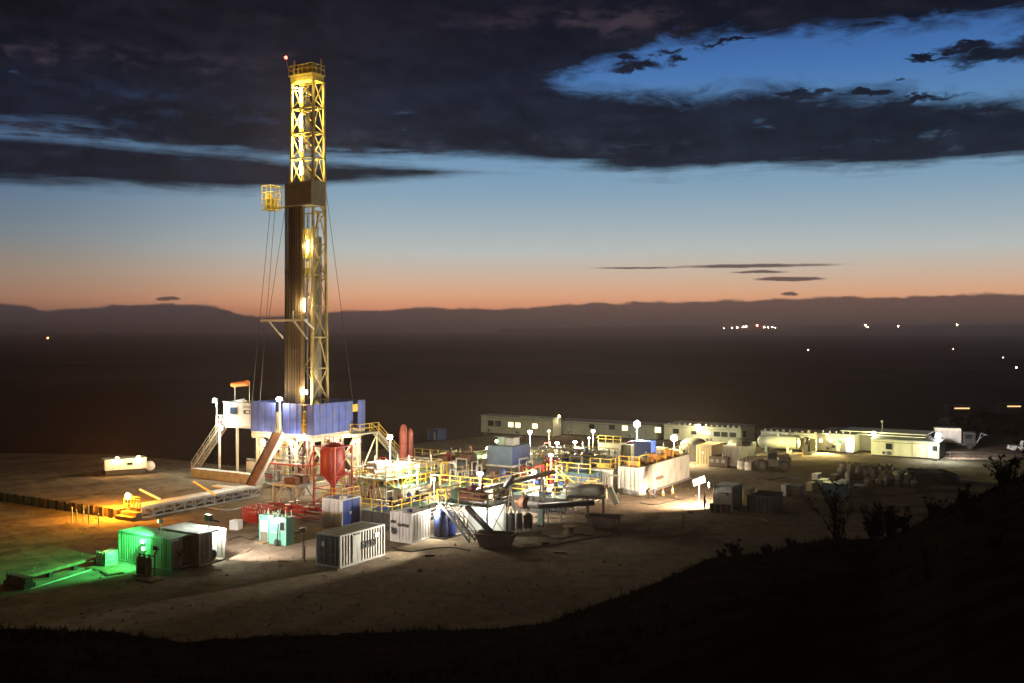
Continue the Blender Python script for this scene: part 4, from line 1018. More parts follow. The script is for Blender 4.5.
# ------------------------------------------------------------------ vehicles
def wheel(parent, c, r, w, mt=BLACK, axis='y'):
    o = M().lathe([(r*.55,-w/2),(r*.92,-w/2),(r,-w/2+.05),(r,w/2-.05),(r*.92,w/2),(r*.55,w/2)], c, 20, axis).build('wheel', BLACK, parent)
    M().lathe([(.02,-w/2-.012),(r*.5,-w/2-.012),(r*.54,-w/2+.03),(r*.54,w/2-.03),(r*.5,w/2+.012),(.02,w/2+.012)], c, 14, axis).build('rim', DARK, o)
    return o
def vehicles():
    # telehandler
    t = thing('telehandler', 'dark telehandler with large tyres parked before the white tank', 'telehandler', gp(773,471), A+rad(20))
    for x in (-1.45,1.45):
        for y in (.15,1.95): wheel(t, (x,y,.72), .72, .5)
    m = M(); m.box(-2.3,.5,.55,2.3,1.6,1.25); m.box(.9,.45,1.25,2.4,1.65,1.75); m.build('chassis', DARK, t)
    c = M().box(-.7,.1,1.0,.55,.85,2.55).build('cab', DARK, t); M().box(-.6,.08,1.6,.45,.098,2.4).build('pane', GLASS, c)
    m = M(); m.beam((2.2,1.3,2.0),(-3.2,1.3,1.5),.36,.4); m.box(-3.4,.5,.5,-3.2,1.8,1.6); m.beam((-3.3,.7,.55),(-4.4,.7,.5),.12,.06); m.beam((-3.3,1.6,.55),(-4.4,1.6,.5),.12,.06); m.build('boom', MUDM, t)
    # truck by the cool flood
    t = thing('box_truck', 'pale box truck parked beyond the cool flood light', 'truck', at(957,452.5,158)*1.0, A+rad(14)); t.location.z = 0
    M().box(-3.2,0,1.0,.6,2.4,3.3).build('cargo_box', CWHITE, t)
    c = M().box(.9,.1,.7,2.7,2.3,2.7).build('cab', DARK, t); M().box(2.702,.25,1.6,2.72,2.15,2.5).build('windscreen', GLASS, c); M().box(1.2,.08,1.7,2.2,.098,2.4).build('side_window', GLASS, c)
    M().box(-3.2,.6,.55,2.7,1.8,.98).build('chassis', DARK, t)
    for x in (-2.2,1.9):
        for y in (.2,2.2): wheel(t, (x,y,.5), .5, .32)
    m = M(); m.beam((2.9,.4,1.0),(3.6,.6,2.6),.12); m.beam((3.6,.6,2.6),(4.6,1.2,2.2),.1); m.beam((2.9,2.0,1.0),(4.4,1.8,2.4),.1); m.build('folded_crane', GALV, t)
    # pickup at the frame edge
    t = thing('pickup_truck', 'white pickup cut by the frame edge on pale gravel', 'pickup', gp(1027,452.5), rad(-8))
    m = M(); prof = [(-2.6,.45),(2.5,.45),(2.55,.85),(2.4,1.0),(1.3,1.08),(.7,1.72),(-.55,1.75),(-.75,1.1),(-2.6,1.08)]
    n = len(prof); m.add([(x,y,z) for y in (-.9,.9) for x,z in prof], [tuple(range(n))[::-1] if 0 else tuple(range(n)), tuple(range(n,2*n))[::-1]]+[(i,i+n,(i+1) % n+n,(i+1) % n) for i in range(n)])
    b = m.build('body', WHITE, t)
    m = M()
    for s in (-1,1): m.add([(x,s*.912,z) for x,z in ((1.1,1.12),(.62,1.64),(-.45,1.66),(-.62,1.12))], [(0,1,2,3)])
    m.build('side_window', GLASS, t)
    for x in (-1.65,1.6):
        for y in (-.82,.82): wheel(t, (x,y,.38), .38, .26)
    for y in (-.65,.65): M().box(-2.63,y-.12,.75,-2.602,y+.12,1.0).build('tail_light', RED, t)
    # low pipe rail at the yard edge
    t = thing('pipe_barrier', 'low dark pipe barrier edging the yard beside the last cabin', 'barrier', gp(946,457.5), rad(-3))
    L = 14; M().tube((0,0,.75),(L,0,.75),.12,8).build('rail', DARK, t)
    for k in range(6): M().tube((.6+k*L/6,0,0),(.6+k*L/6,0,.7),.09,8).build('post', DARK, t)
vehicles()

# ------------------------------------------------------------------ floodlights
def flood(label, px, py, d, z0, power, col=WHT, lens=None, heads=2, r=.06, pole=None, name='floodlight_mast', size=.2, wide=.30, kind_out=.7):
    p = at(px, py, d); zl = p.z-z0
    t = thing(name, label, 'floodlight', (p.x, p.y, z0), math.atan2(-p.x, p.y)*0.6)
    M().tube((0,.05,0),(0,.05,max(.3,zl)),r,8).build('pole', pole or GALV, t)
    ring = [(0,0)] if heads == 1 else [(-.6,0),(.6,0)] if heads == 2 else [(cos(2*pi*k/heads+.5), sin(2*pi*k/heads+.5)) for k in range(heads)]
    for x, zz in ring:
        x, zz, rr = x*wide*.62, zl+zz*wide*.62, wide*.5
        h = M().lathe([(rr*.35,.16),(rr*.8,.05),(rr,-.10),(rr,-.16)], (x,0,zz), 12, 'y').build('lamp_head', GALV, t)
        M().lathe([(rr*.9,-.165),(rr*.85,-.18),(.01,-.20)], (x,0,zz), 12, 'y').build('lens', lens or LENSW, h)
    lamp(t, (0,-kind_out,zl-.1), power*.85, col, size)
    lamp(t, (0,-kind_out,zl-.1), power*1.5, col, size, 'SPOT', (0,-kind_out-.4,zl-3), 2.45)
    return t
def floods():
    flood('big white flood on a tall pole beside the yellow stairs of the rig', 390,437,115,0,1300,WHT,heads=4,kind_out=1.6)
    flood('white flood low among the pipes left of the three pale engine housings', 417,466,112,0,700,WHT)
    flood('white flood on a pole behind the yellow railed walkway over the stairs', 480,474,103,0,2600,WHT,heads=3)
    flood('small warm flood at the corner of the pale engine housings', 434,479,107,0,260,WARM,LENSY,1)
    flood('yellowish flood just left of the blue tank box, the lower of two', 488,448,137,0,800,OLIVE,LENSY,2)
    flood('yellowish flood above and behind the blue tank box', 497,441,142,0,800,OLIVE,LENSY,2)
    flood('greenish white flood before the lit windows of the pale block', 530,432,148,0,1500,(.92,1,.6),LENSW,3)
    flood('small lamp on a pole before the unlit end of the pale block', 549,431,152,0,160,OLIVE,LENSY,1)
    flood('white lamp head on the tall red standpipe', 551,455,113,0,800,WHT,heads=2,r=.16,pole=RED)
    flood('white flood low over the dark pumps beside the red standpipe', 534,472,112,0,900,WHT,heads=2)
    flood('white flood left of the pair before the grey block', 557,443,140,0,1400,(1,.95,.72),heads=2)
    flood('white flood right of the pair before the grey block', 575,442,141,0,1400,(1,.95,.72),heads=2)
    flood('upper yellow flood of the twin before the grey block', 593,431,150,0,1000,OLIVE,LENSY,2)
    flood('lower yellow flood of the twin above the yellowish unit', 589,438,147,0,420,OLIVE,LENSY,1)
    t = flood('biggest blue-white flood on its pole before the grey block', 637,424,148,0,2200,COOL,LENSC,6,size=.3,wide=.45)
    t = flood('big peach-coloured flood beside the dark domed tank', 674,438,141,0,1700,(1,.82,.5),LENSW,6,size=.3,wide=.42)
    w = t.matrix_basis.inverted()
    lamp(t, w@Vector((19.3,147.4,5.3)), 48000, (1,.90,.38), .3, 'SPOT', w@Vector((53,141,0)), 1.1)
    t = flood('bright cool flood on a pole at the end of the last cream cabin', 938,436,144,0,420,(.86,1,.95),LENSC,4,size=.3,wide=.38)
    w = t.matrix_basis.inverted()
    lamp(t, w@Vector((61.6,144.4,3.3)), 5200, (1,.9,.86), .3, 'SPOT', w@Vector((75,157,0)), 1.5)
    flood('small lamp on the cabin roof at the far end of the pale block', 559,416,176,2.5,60,WARM,LENSY,1,wide=.3)
floods()

# ------------------------------------------------------------------ tanks, pumps and walkways of the mud system
def mud_tank(label, px, py, pl, pr, h, mt=MUDM, rail=YEL, ly=None, lx=None, agit=3, sides='fr', legs=0, name='mud_tank'):
    p, Lx, Ly = corner(px, py, pl, pr); Ly = ly or Ly; Lx = lx or Lx
    t = thing(name, label, 'mud tank', p, A)
    b = M().box(-Lx,0,.18+legs,0,Ly,h-.06)
    k = max(2, int(Ly/1.1))
    for i in range(k+1): y = .02+(Ly-.16)*i/k; b.box(0,y,.2+legs,.09,y+.12,h-.1)
    k2 = max(2, int(Lx/1.1))
    for i in range(k2+1): x = -Lx+(Lx-.12)*i/k2; b.box(x,-.09,.2+legs,x+.12,0,h-.1)
    b.build('body', mt, t)
    m = M(); m.box(-Lx,-.05,0+legs*.0,-Lx+.2,Ly,.178+legs); m.box(-.2,-.05,0,.0,Ly,.178+legs); m.build('skid', DARK, t)
    M().box(-Lx-.1,-.12,h-.056,.12,Ly+.1,h).build('deck', GRAT, t)
    m = M()
    if 'f' in sides: m.rail([(-Lx,-.08,h),(.08,-.08,h)],1.1,.045,1.3)
    if 'r' in sides: m.rail([(.08,-.08,h),(.08,Ly,h)],1.1,.045,1.4)
    if 'l' in sides: m.rail([(-Lx,-.08,h),(-Lx,Ly,h)],1.1,.045,1.4)
    if 'b' in sides: m.rail([(-Lx,Ly,h),(.08,Ly,h)],1.1,.045,1.4)
    m.build('railing', rail, t)
    for i in range(agit):
        y = Ly*(i+.5)/agit; x = -Lx*.5
        g = M().box(x-.35,y-.35,h,x+.35,y+.35,h+.35).lathe([(.2,0),(.26,.05),(.26,.6),(.15,.7)], (x,y,h+.35), 12)
        g.tube((x+.1,y,h+.25),(x+.8,y,h+.25),.18,10); g.build('agitator', (DBLUE, DARK, RUST)[i % 3], t)
    m = M()
    for i in range(3):
        z = .45+.35*i; m.tube((.16,.3,z),(.16,Ly-.3,z),.06,6)
    m.tube((-Lx*.8,.6,h+.12),(-Lx*.8,Ly-.4,h+.12),.1,8)
    m.build('pipework', STEEL, t)
    return t, Lx, Ly
def pump_skid(label, loc, mt, rz=A, L=3.4, name='pump_skid', cat='pump'):
    t = thing(name, label, cat, loc, rz)
    m = M(); m.box(-L/2,-.7,0,L/2,.7,.25); m.build('skid', DARK, t)
    m = M(); m.lathe([(.1,-.9),(.42,-.85),(.45,-.8),(.45,.5),(.3,.6),(.1,.65)], (L*.22,0,.75), 16, 'x'); m.box(L*.22-.5,-.35,.25,L*.22+.3,.35,.4); m.build('motor', mt, t)
    m = M(); m.lathe([(.1,-.3),(.55,-.25),(.6,0),(.55,.25),(.1,.3)], (-L*.25,0,.8), 18, 'x'); m.tube((-L*.25,0,.8),(-L*.25,0,1.9),.16,8); m.tube((-L*.25,0,.8),(-L*.55,0,.8),.18,8); m.build('pump_casing', RUST, t)
    m = M(); m.rail([(-L/2,.65,.25),(L/2,.65,.25)],1.0,.03); m.build('guard_rail', YEL, t)
    return t
def process():
    # mud tanks with yellow walkways
    mud_tank('low mud tank with a yellow railed deck behind the small white container', 392,531,362,437,1.7,DARK,agit=5)
    mud_tank('yellow railed mud tank behind the green decked stair tower', 492,511,440,545,2.2,MUDM,agit=4,ly=8.5)
    mud_tank('dark mud tank with yellow rails around its deck, right of the slanting conveyor', 566,514,512,596,1.55,DARK,agit=3,sides='frb',ly=7.5)
    mud_tank('blue-grey tank with yellow rail below the red standpipe lamp', 590,496,556,604,2.5,TBLUE,agit=2,sides='f',ly=6)
    mud_tank('cream mud tank with railings between the rig stairs and the engine housings', 402,502,350,440,1.5,CREAMW,agit=4,sides='frl',ly=13)
    mud_tank('far yellow railed tank in the glare behind the red standpipe', 590,479,534,612,1.9,CREAMW,agit=4,sides='flb',ly=8)
    mud_tank('far railed tank in the glare behind the engine housings', 470,474,415,500,1.7,BEIGE,agit=3,sides='fr',ly=8)
    # stair tower with green deck
    t = thing('stair_tower', 'green decked platform with a dark stair over the rusty mud skip', 'platform', gp(488,543), A)
    z = 3.2
    M().box(-5.6,0,z-.12,0,3.4,z).build('deck', GRAT, t)
    for x in (-5.4,-2.7,-.2):
        for y in (.15,3.25): M().beam((x,y,0),(x,y,z-.12),.13).build('post', GALV, t)
    for a_, b_ in (((-5.4,.15,.2),(-2.7,.15,z-.2)), ((-.2,.15,.2),(-.2,3.25,z-.2)), ((-.2,3.25,.2),(-2.7,3.25,z-.2))): M().beam(a_, b_, .08).build('cross_brace', GALV, t)
    M().rail([(-5.6,.05,z),(-4.6,.05,z)],1.1,.04).rail([(-3.2,.05,z),(-.05,.05,z),(-.05,3.35,z),(-5.55,3.35,z),(-5.55,.05,z)],1.1,.045,1.3).build('railing', YEL, t)
    M().stairs((-4.9,-.1,z),(-1.3,-.5,.1),.9,(0,1,0)).build('stair_flight', DARK, t)
    m = M()
    for s in (-.45,.45):
        a, b = Vector((-4.9,-.1+s,z)), Vector((-1.3,-.5+s,.1))
        for hh in (.5,.95): m.beam(a+Vector((0,0,hh)), b+Vector((0,0,hh)),.06)
        for i in range(5): e = a.lerp(b,i/4); m.beam(e, e+Vector((0,0,.95)),.06)
    m.build('stair_rail', DARK, t)
    m = M(); m.box(-4.4,3.28,.2,-.4,3.34,z-.2); m.build('sheet', PLASTIC, t)
    lamp(t, (-2.2,2.2,2.6), 300, WHT, .2); lamp(t, (-3.6,4.6,2.4), 200, (.9,.95,1), .2); lamp(t, (-.5,-.7,2.9), 9000, WHT, .2, 'SPOT', (-4.9,-11,1.0), .62)
    lamp(t, (-5.2,-.8,2.4), 800, WHT, .2); f = M().box(-5.35,-.3,2.55,-5.05,-.05,2.8).build('lamp_head', GALV, t); M().box(-5.4,-.28,2.57,-5.352,-.07,2.78).build('lens', LENSW, f)
    f = M().box(-.6,-.35,2.75,-.2,-.08,3.05).build('lamp_head', GALV, t); M().box(-.57,-.40,2.78,-.23,-.352,3.02).build('lens', LENSW, f)
    f = M().box(-2.4,2.05,2.7,-2.0,2.35,2.9).build('lamp_head', GALV, t); M().box(-2.37,2.08,2.66,-2.03,2.32,2.698).build('lens', LENSC, f)
    t = thing('shale_shaker', 'red and grey shale shaker on the green deck', 'shale shaker', t.matrix_basis@Vector((-2.6,1.9,z+.01)), A)
    m = M(); m.box(-1.3,-.7,.1,1.0,.7,.7); m.beam((-1.4,0,1.0),(1.3,0,.7),1.2,.12); m.build('basket', mat('faded_red_paint', (.5,.12,.08), .5), t)
    m = M(); m.tube((-.3,-.5,1.2),(-.3,.5,1.2),.22,12); m.tube((.6,.2,.7),(.6,.2,1.9),.1,8); m.build('vibrator', RED, t)
    m = M(); m.box(-2.2,-.6,.1,-1.5,.7,1.0); m.build('feed_box', TEAL, t)
    # chute to the skip
    o = M().beam((0,0,0),(3.2,-.6,-2.6),.55,.3).build('cuttings_chute', DARK, None); o.location = gp(488,543)+Vector((-1.9,.6,3.1)); o.rotation_euler = (0,0,A*.6); tag(o, 'dark steep chute running from the green deck down into the mud skip', 'chute')
    def skip(label, px, py, W, D, h):
        t = thing('mud_skip', label, 'skip', gp(px,py), A*.5)
        m = M(); b = [(-W*.36,-D*.4),(W*.36,-D*.4),(W*.36,D*.4),(-W*.36,D*.4)]; tp = [(-W/2,-D/2),(W/2,-D/2),(W/2,D/2),(-W/2,D/2)]; th = .1
        ti = [(-W/2+th,-D/2+th),(W/2-th,-D/2+th),(W/2-th,D/2-th),(-W/2+th,D/2-th)]
        vs = [(x,y,.08) for x,y in b]+[(x,y,h) for x,y in tp]+[(x,y,h) for x,y in ti]+[(x*.95,y*.95,.35) for x,y in b]
        fs = [(3,2,1,0)]+[(i,(i+1)%4,4+(i+1)%4,4+i) for i in range(4)]+[(4+i,4+(i+1)%4,8+(i+1)%4,8+i) for i in range(4)]+[(8+i,8+(i+1)%4,12+(i+1)%4,12+i) for i in range(4)]+[(12,13,14,15)]
        m.add(vs, fs); m.build('body', MUDM, t)
        m = M(); m.box(-W/2-.06,-D/2-.08,h-.12,W/2+.06,-D/2-.002,h+.02); m.box(-W/2-.08,-D/2,h-.12,-W/2-.01,D/2,h+.02); m.box(W/2+.01,-D/2,h-.12,W/2+.08,D/2,h+.02)
        for k in range(3): x = (-.25+.25*k)*W; m.beam((x*1.2,-D*.46,h-.1),(x,-D*.41,.1),.1)
        m.build('rim', RUST, t); M().box(-W*.34,-D*.38,.3,W*.34,D*.38,h*.62).build('load', mat('wet_cuttings', (.10,.08,.06), .5), t)
    skip('rusty mud skip under the dark chute of the stair tower', 496,547,3.4,1.9,1.25)
    skip('second mud skip, out on the gravel beyond the dark trough', 604,529,3.2,1.7,1.3)
    # blue polymer tanks
    for i, (px, py, mt, lab) in enumerate(((441,537,DBLUE,'dark blue upright tank beside the small white container'), (449,535,BLUE,'brighter blue drum-like tank tucked under the stair'))):
        t = thing('chemical_tank', lab, 'tank', gp(px,py), A)
        M().lathe([(.05,.1),(.6,.1),(.65,.2),(.65,2.2-.3*i),(.55,2.4-.3*i),(.2,2.5-.3*i),(.05,2.52-.3*i)], n=20).build('shell', mt, t, True)
        M().tube((.4,-.7,0),(.4,-.7,2.0),.05,6).box(-.9,-.9,0,.9,.9,.098).build('stand', DARK, t)
    # row of grey vessels at the front
    for px, py, r, h, mt, lab in ((503,533,.55,1.9,PGREEN,'pale green round vessel at the front of the dark tank'),(511,533,.4,1.9,CGREY,'slim grey vessel next to the pale green one'),(519,532,.35,1.85,CGREY,'slim vessel third in the row at the front of the dark tank'),(528,531,.45,1.7,DARK,'dark vessel amid the row at the front of the dark tank')):
        t = thing('pressure_vessel', lab, 'vessel', gp(px,py), A)
        M().lathe([(.05,.25),(r*.8,.28),(r,.4),(r,h-.2),(r*.7,h-.05),(.06,h)], n=16).build('shell', mt, t, True)
        m = M(); m.tube((0,0,h),(0,0,h+.35),.06,6)
        for k in range(3): m.tube((r*.8*cos(k*2.1),r*.8*sin(k*2.1),0),(r*.8*cos(k*2.1),r*.8*sin(k*2.1),.4),.05,6)
        m.build('leg', GALV, t)
    t = thing('control_panel', 'upright pale panel on feet past the dark vessel', 'control panel', gp(540.5,527), A)
    M().box(-.35,0,.2,.25,.35,1.65).build('cabinet', PGREEN, t); M().box(-.3,.05,0,-.2,.3,.198).box(.1,.05,0,.2,.3,.198).build('foot', DARK, t); M().box(-.25,-.03,.9,.15,-.002,1.45).build('door', CGREY, t)
    # slanting conveyor
    t = thing('screw_conveyor', 'long slanting conveyor with railings rising towards the blue tank box', 'conveyor', gp(500,521), A)
    a, b = Vector((-3.4,-1.0,2.6)), Vector((2.6,6.5,4.3))
    m = M(); m.beam(a,b,.6,.35); m.build('trough', MUDM, t)
    m = M()
    for s in (0,1):
        for i in range(7): e = a.lerp(b,i/6); m.beam(e+Vector((0,0,.2)), e+Vector((0,0,1.1)),.06)
        m.beam(a+Vector((0,0,1.1)), b+Vector((0,0,1.1)),.07)
    m.build('railing', YEL, t)
    m = M()
    for f in (.15,.5,.85): e = a.lerp(b,f); m.beam((e.x-.5,e.y,0),(e.x,e.y,e.z-.15),.12); m.beam((e.x+.5,e.y,0),(e.x,e.y,e.z-.15),.12)
    m.build('trestle', DARK, t)
    o = M().beam((0,0,0),(1.9,.9,2.6),.5,.4).build('feed_chute', DARK, None); o.location = gp(500,521)+Vector((-.6,1.0,1.6)); tag(o, 'short dark spout below the slanting conveyor', 'chute')
    # dark trough on legs leading to the second skip, centrifuge above
    t = thing('discharge_trough', 'dark trough on legs reaching out to the second mud skip', 'trough', gp(543,524), 0)
    p = gp(543,524); q = gp(594,523); d = (q-p); L = d.length; t.rotation_euler = (0,0,math.atan2(d.y,d.x))
    M().beam((-.5,0,1.75),(L,0,2.0),.7,.45).build('trough', DARK, t)
    for k in range(4): M().tube((.5+k*L/4,0,0),(.5+k*L/4,0,1.65+.06*k),.06,6).build('leg', GALV, t)
    t = thing('centrifuge', 'peach lit horizontal centrifuge drum on a stand by the white containers', 'centrifuge', gp(588,513), A*.4)
    m = M(); m.lathe([(.1,-2.3),(.55,-2.2),(.62,-2.0),(.62,1.2),(.4,1.7),(.1,1.8)], (0,0,2.4), 20, 'x'); m.build('drum', CREAMW, t, True)
    m = M(); m.box(-2.2,-.6,1.55,1.8,.6,1.75)
    for x in (-2,0,1.6):
        for y in (-.5,.5): m.beam((x,y,0),(x,y,1.55),.12)
    m.build('stand', DARK, t); M().cbox((2.6,0,1.9),(.5,.9,1.9),Matrix.Rotation(rad(-24),3,'Y')).build('discharge_hood', CREAMW, t)
    # post and rail pen on the gravel
    t = thing('post_fence', 'low pen of grey posts and pipe rails on the gravel', 'fence', gp(617,534))
    P = [gp(617,534)-gp(617,534), gp(638,529)-gp(617,534), gp(651,521)-gp(617,534)]
    for q in P: M().beam(q, q+Vector((0,0,1.35)),.14).build('post', WOOD, t)
    m = M(); m.tube(P[0]+Vector((0,0,.18)),P[1]+Vector((0,0,.18)),.06); m.tube(P[1]+Vector((0,0,.18)),P[2]+Vector((0,0,.18)),.06); m.build('rail', GALV, t)
    # two tall black posts beside the shed
    for px, py, pt, lab in ((303,559,528,'slim dark post with a box on top, in front of the mint shed'),(304.5,562,547,'short stub post right in front of the slim dark one'),(305,0,0,''),(305,0,0,'')):
        if not lab: continue
        d = H*F/(py-HY); h = (py-pt)*d/F; o = M().tube((0,0,0),(0,0,h),.05,6)
        if h > 1.6: o.box(-.22,-.15,h-.3,.22,.15,h)
        o = o.build('stand_pole', DARK, None); o.location = gp(px,py); tag(o, lab, 'post')
    o = M().beam((0,0,0),(0,0,1.25),.12).build('marker_post', WOOD, None); o.location = gp(304.5,567); tag(o, 'short brown timber post on the dark gravel left of the ribbed container', 'post')
    bpy.data.objects.remove(o)
    o = M().beam((0,0,0),(0,0,1.3),.12).build('marker_post', WOOD, None); o.location = gp(304.8,561); tag(o, 'short brown timber stake in front of the mint shed', 'post')
    # engine housings
    for i, (px, py, pl, pr, pt, mt, lab) in enumerate(((425,482,410,429,465.5,GREYW,'pale grey engine housing nearest the rig of the three in a row'),(443.5,481,430,449,465,WHITE,'brightest engine housing, between the other two'),(466,480.5,449,472,463,TBLUE,'bluish engine housing next to the white pole flood'))):
        p, Lx, Ly = corner(px,py,pl,pr); h = (py-pt)*p.y/F
        t = thing('engine_housing', lab, 'generator', p, A)
        M().box(-Lx,0,.3,0,3.4,h).build('housing', mt, t); M().box(-Lx-.1,-.1,0,.1,3.5,.298).build('skid', DARK, t)
        m = M()
        for k in range(4): m.box(-Lx+.2,-.04,.8+k*.25,-.2,-.002,.92+k*.25)
        m.build('louvre', GALV, t)
        m = M(); m.box(-Lx+.15,1.0,h,-.1,2.6,h+.9); m.tube((-Lx*.5,3.0,h),(-Lx*.5,3.0,h+1.5),.16,10); m.build('radiator', RUST, t)
        M().box(-.4,.1,1.0,-.36,.14,1.2)
    # blue tank box on its dark base
    p, Lx, Ly = corner(512,490,487,530)
    t = thing('trip_tank', 'tall teal and blue box tank raised on a dark base above the mud tanks', 'tank', p, A); d = p.y
    zb, zt = H-(466-HY)*d/F, H-(447-HY)*d/F
    M().box(-Lx,0,zb,-.001,Ly,zt).build('tank', TBLUE, t); M().box(0,.05,zb+.05,.05,Ly-.05,zt-.05).build('side_panel', DBLUE, t)
    M().box(-Lx-.1,-.1,zb-.2,.12,Ly+.1,zb-.002).build('ledge', STEEL, t); M().box(-Lx-.1,.1,.0,.1,Ly,zb-.202).build('base', DARK, t)
    M().box(-Lx+1.0,.8,zt,-Lx+2.0,2.2,zt+1.0).build('hopper', PGREEN, t); M().box(-Lx+2.1,.8,zt,-.4,2.4,zt+.9).build('roof_cabin', GREYW, t); M().box(-Lx+.8,.6,zt+1.0,-.2,2.6,zt+1.1).build('roof', DARK, t)
    # red silos
    t = thing('bulk_silo', 'fat red silo with cone bottom inside a red frame beside the rig', 'silo', gp(333,504), A)
    M().lathe([(.1,2.1),(.28,2.1),(1.22,3.25),(1.28,3.4),(1.28,5.95),(1.15,6.35),(.7,6.65),(.05,6.75)], n=26).build('shell', RED, t, True)
    m = M()
    for k in range(5):
        a = 2*pi*k/5+.3; m.tube((1.34*cos(a),1.34*sin(a),3.2),(1.34*cos(a),1.34*sin(a),6.2),.07,6)
    m.tube((0,0,.3),(0,0,2.2),.24,10); m.tube((.35,-.6,.2),(.35,-.6,3.0),.09,8); m.build('pipework', RED, t)
    for x in (-1.5,1.5):
        for y in (-1.4,1.4): M().beam((x,y,0),(x,y,6.4),.14).build('leg', RED, t)
    m = M()
    for z in (.2,1.8,3.2,6.3):
        for a, b in (((-1.5,-1.4),(1.5,-1.4)),((1.5,-1.4),(1.5,1.4)),((1.5,1.4),(-1.5,1.4)),((-1.5,1.4),(-1.5,-1.4))): m.beam((*a,z),(*b,z),.09)
    m.beam((-1.5,-1.4,.2),(1.5,-1.4,1.8),.08); m.beam((1.5,-1.4,.2),(1.5,1.4,1.8),.08); m.beam((1.5,1.4,1.8),(1.5,-1.4,3.2),.08); m.beam((1.5,-1.4,3.2),(1.5,1.4,6.3),.08); m.beam((-1.5,1.4,3.2),(1.5,1.4,6.3),.08); m.build('frame', RED, t)
    M().rail([(-.6,-.6,6.65),(.6,-.6,6.65),(.6,.6,6.65)],.7,.035,.6).build('top_rail', RED, t)
    for k, (px, py, lab, r, zt) in enumerate(((403.5,482,'taller slim red silo of the pair by the big white pole flood',.42,7.2),(410,481,'shorter slim red silo of the pair by the big white pole flood',.36,6.6))):
        t = thing('bulk_silo', lab, 'silo', gp(px,py), A)
        M().lathe([(.1,.7),(.12,.9),(r,1.7),(r,zt-.5),(r*.7,zt-.15),(.05,zt)], n=18).build('shell', mat('pale_red_paint', (.50,.13,.09), .45), t, True)
        for j in range(3): a = 2*pi*j/3; M().beam((r*1.15*cos(a),r*1.15*sin(a),0),(r*1.15*cos(a),r*1.15*sin(a),zt-.8),.07).build('leg', RED, t)
        m = M(); 
        for z in (1.2,3,4.8): m.lathe([(r*1.1,-.05),(r*1.22,-.05),(r*1.22,.05),(r*1.1,.05)], (0,0,z), 14)
        m.build('band', RED, t)
    # grey trestle in front of the rig
    t = thing('pipe_trestle', 'light grey steel trestle standing in front of the substructure', 'trestle', gp(296,505), A)
    Lx, Ly, h = 3.3, 3.0, 2.0
    m = M()
    for x in (-Lx,0):
        for y in (0,Ly): M().beam((x,y,0),(x,y,h),.2).build('leg', GALV, t)
    m = M()
    for y in (0,Ly):
        m.beam((-Lx,y,h),(0,y,h),.22); m.beam((-Lx,y,.1),(-Lx*.5,y,h-.1),.15); m.beam((0,y,.1),(-Lx*.5,y,h-.1),.15)
    for x in (-Lx,0): m.beam((x,0,h),(x,Ly,h),.22); m.beam((x,0,.1),(x,Ly*.5,h-.1),.15); m.beam((x,Ly,.1),(x,Ly*.5,h-.1),.15)
    m.build('brace', GALV, t); m = M(); m.tube((-Lx*.6,.6,h+.5),(-Lx*.1,.6,h+.5),.42,12); m.box(-Lx,.2,h+.1,0,1.4,h+.2); m.box(-2.2,1.6,h+.1,-.5,2.6,h+.9); m.build('motor', RUST, t)
    # red basket and manifold
    t = thing('pipe_basket', 'red mesh basket on the pale ground between the catwalk and the mint shed', 'basket', gp(257,524), A)
    m = M()
    for x0,y0,x1,y1 in ((-2.1,0,0,0),(0,0,0,2.2),(-2.1,2.2,0,2.2),(-2.1,0,-2.1,2.2)):
        for z in (.1,.45,.8,1.15,1.45): m.beam((x0,y0,z),(x1,y1,z),.07)
        for k in range(8): f = k/7; x, y = x0+(x1-x0)*f, y0+(y1-y0)*f; m.beam((x,y,.1),(x,y,1.48),.08)
    m.build('mesh', RED, t); M().box(-2.05,.05,.0,-.05,2.15,.1).build('base', RED, t); M().box(-1.8,.3,.1,-.3,1.8,.9).build('load', RED, t)
    t = thing('choke_manifold', 'red valve manifold strung along the ground behind the mint shed', 'manifold', gp(318,522), A)
    m = M(); m.box(-7.6,.2,.1,0,.4,.25); m.box(-7.6,2.0,.1,0,2.2,.25)
    for y, z in ((.5,.7),(1.2,1.0),(1.9,.7)): m.tube((-7.4,y,z),(-.1,y,z),.11,8)
    m.build('manifold_pipe', RED, t)
    for k in range(9):
        x, y = -7.1+k*.85, (.5,1.2,1.9)[k % 3]; z = .7 if k % 3 != 1 else 1.0
        v = M().box(x-.2,y-.2,z-.22,x+.2,y+.2,z+.22).tube((x,y,z),(x,y,z+.55),.06,6).build('valve', RED, t)
        M().lathe([(.24,-.02),(.28,-.02),(.28,.02),(.24,.02)], (x,y,z+.55), 14).build('handwheel', WHITE if k in (2,3,6,7) else RED, v)
    t = thing('white_drum_stand', 'small pale cube-shaped tote lying on the bright ground by the red basket', 'tote', gp(236,530), A+.3)
    M().box(-.45,-.45,.1,.45,.45,.95).build('tank', WHITE, t); M().box(-.5,-.5,0,.5,.5,.098).build('pallet', WOOD, t)
    # scaffold of pipes between rig and silos
    t = thing('pipe_scaffold', 'dense yellow-green lit scaffold of pipes under the rig stairs', 'scaffold', gp(386,503), A)
    Lx, Ly = 5.0, 10.5
    m = M()
    for i in range(4):
        for j in range(6): m.tube((-Lx+Lx*i/3,Ly*j/5,0),(-Lx+Lx*i/3,Ly*j/5,R.choice((2.6,3.6,4.4))),.06,6)
    m.build('upright', STEEL, t); m = M()
    for z in (1.2,2.4,3.5):
        for i in range(4): m.tube((-Lx+Lx*i/3,0,z),(-Lx+Lx*i/3,Ly,z),.05,6)
        for j in range(6): m.tube((-Lx,Ly*j/5,z+.1),(0,Ly*j/5,z+.1),.05,6)
    m.build('ledger', STEEL, t); m = M()
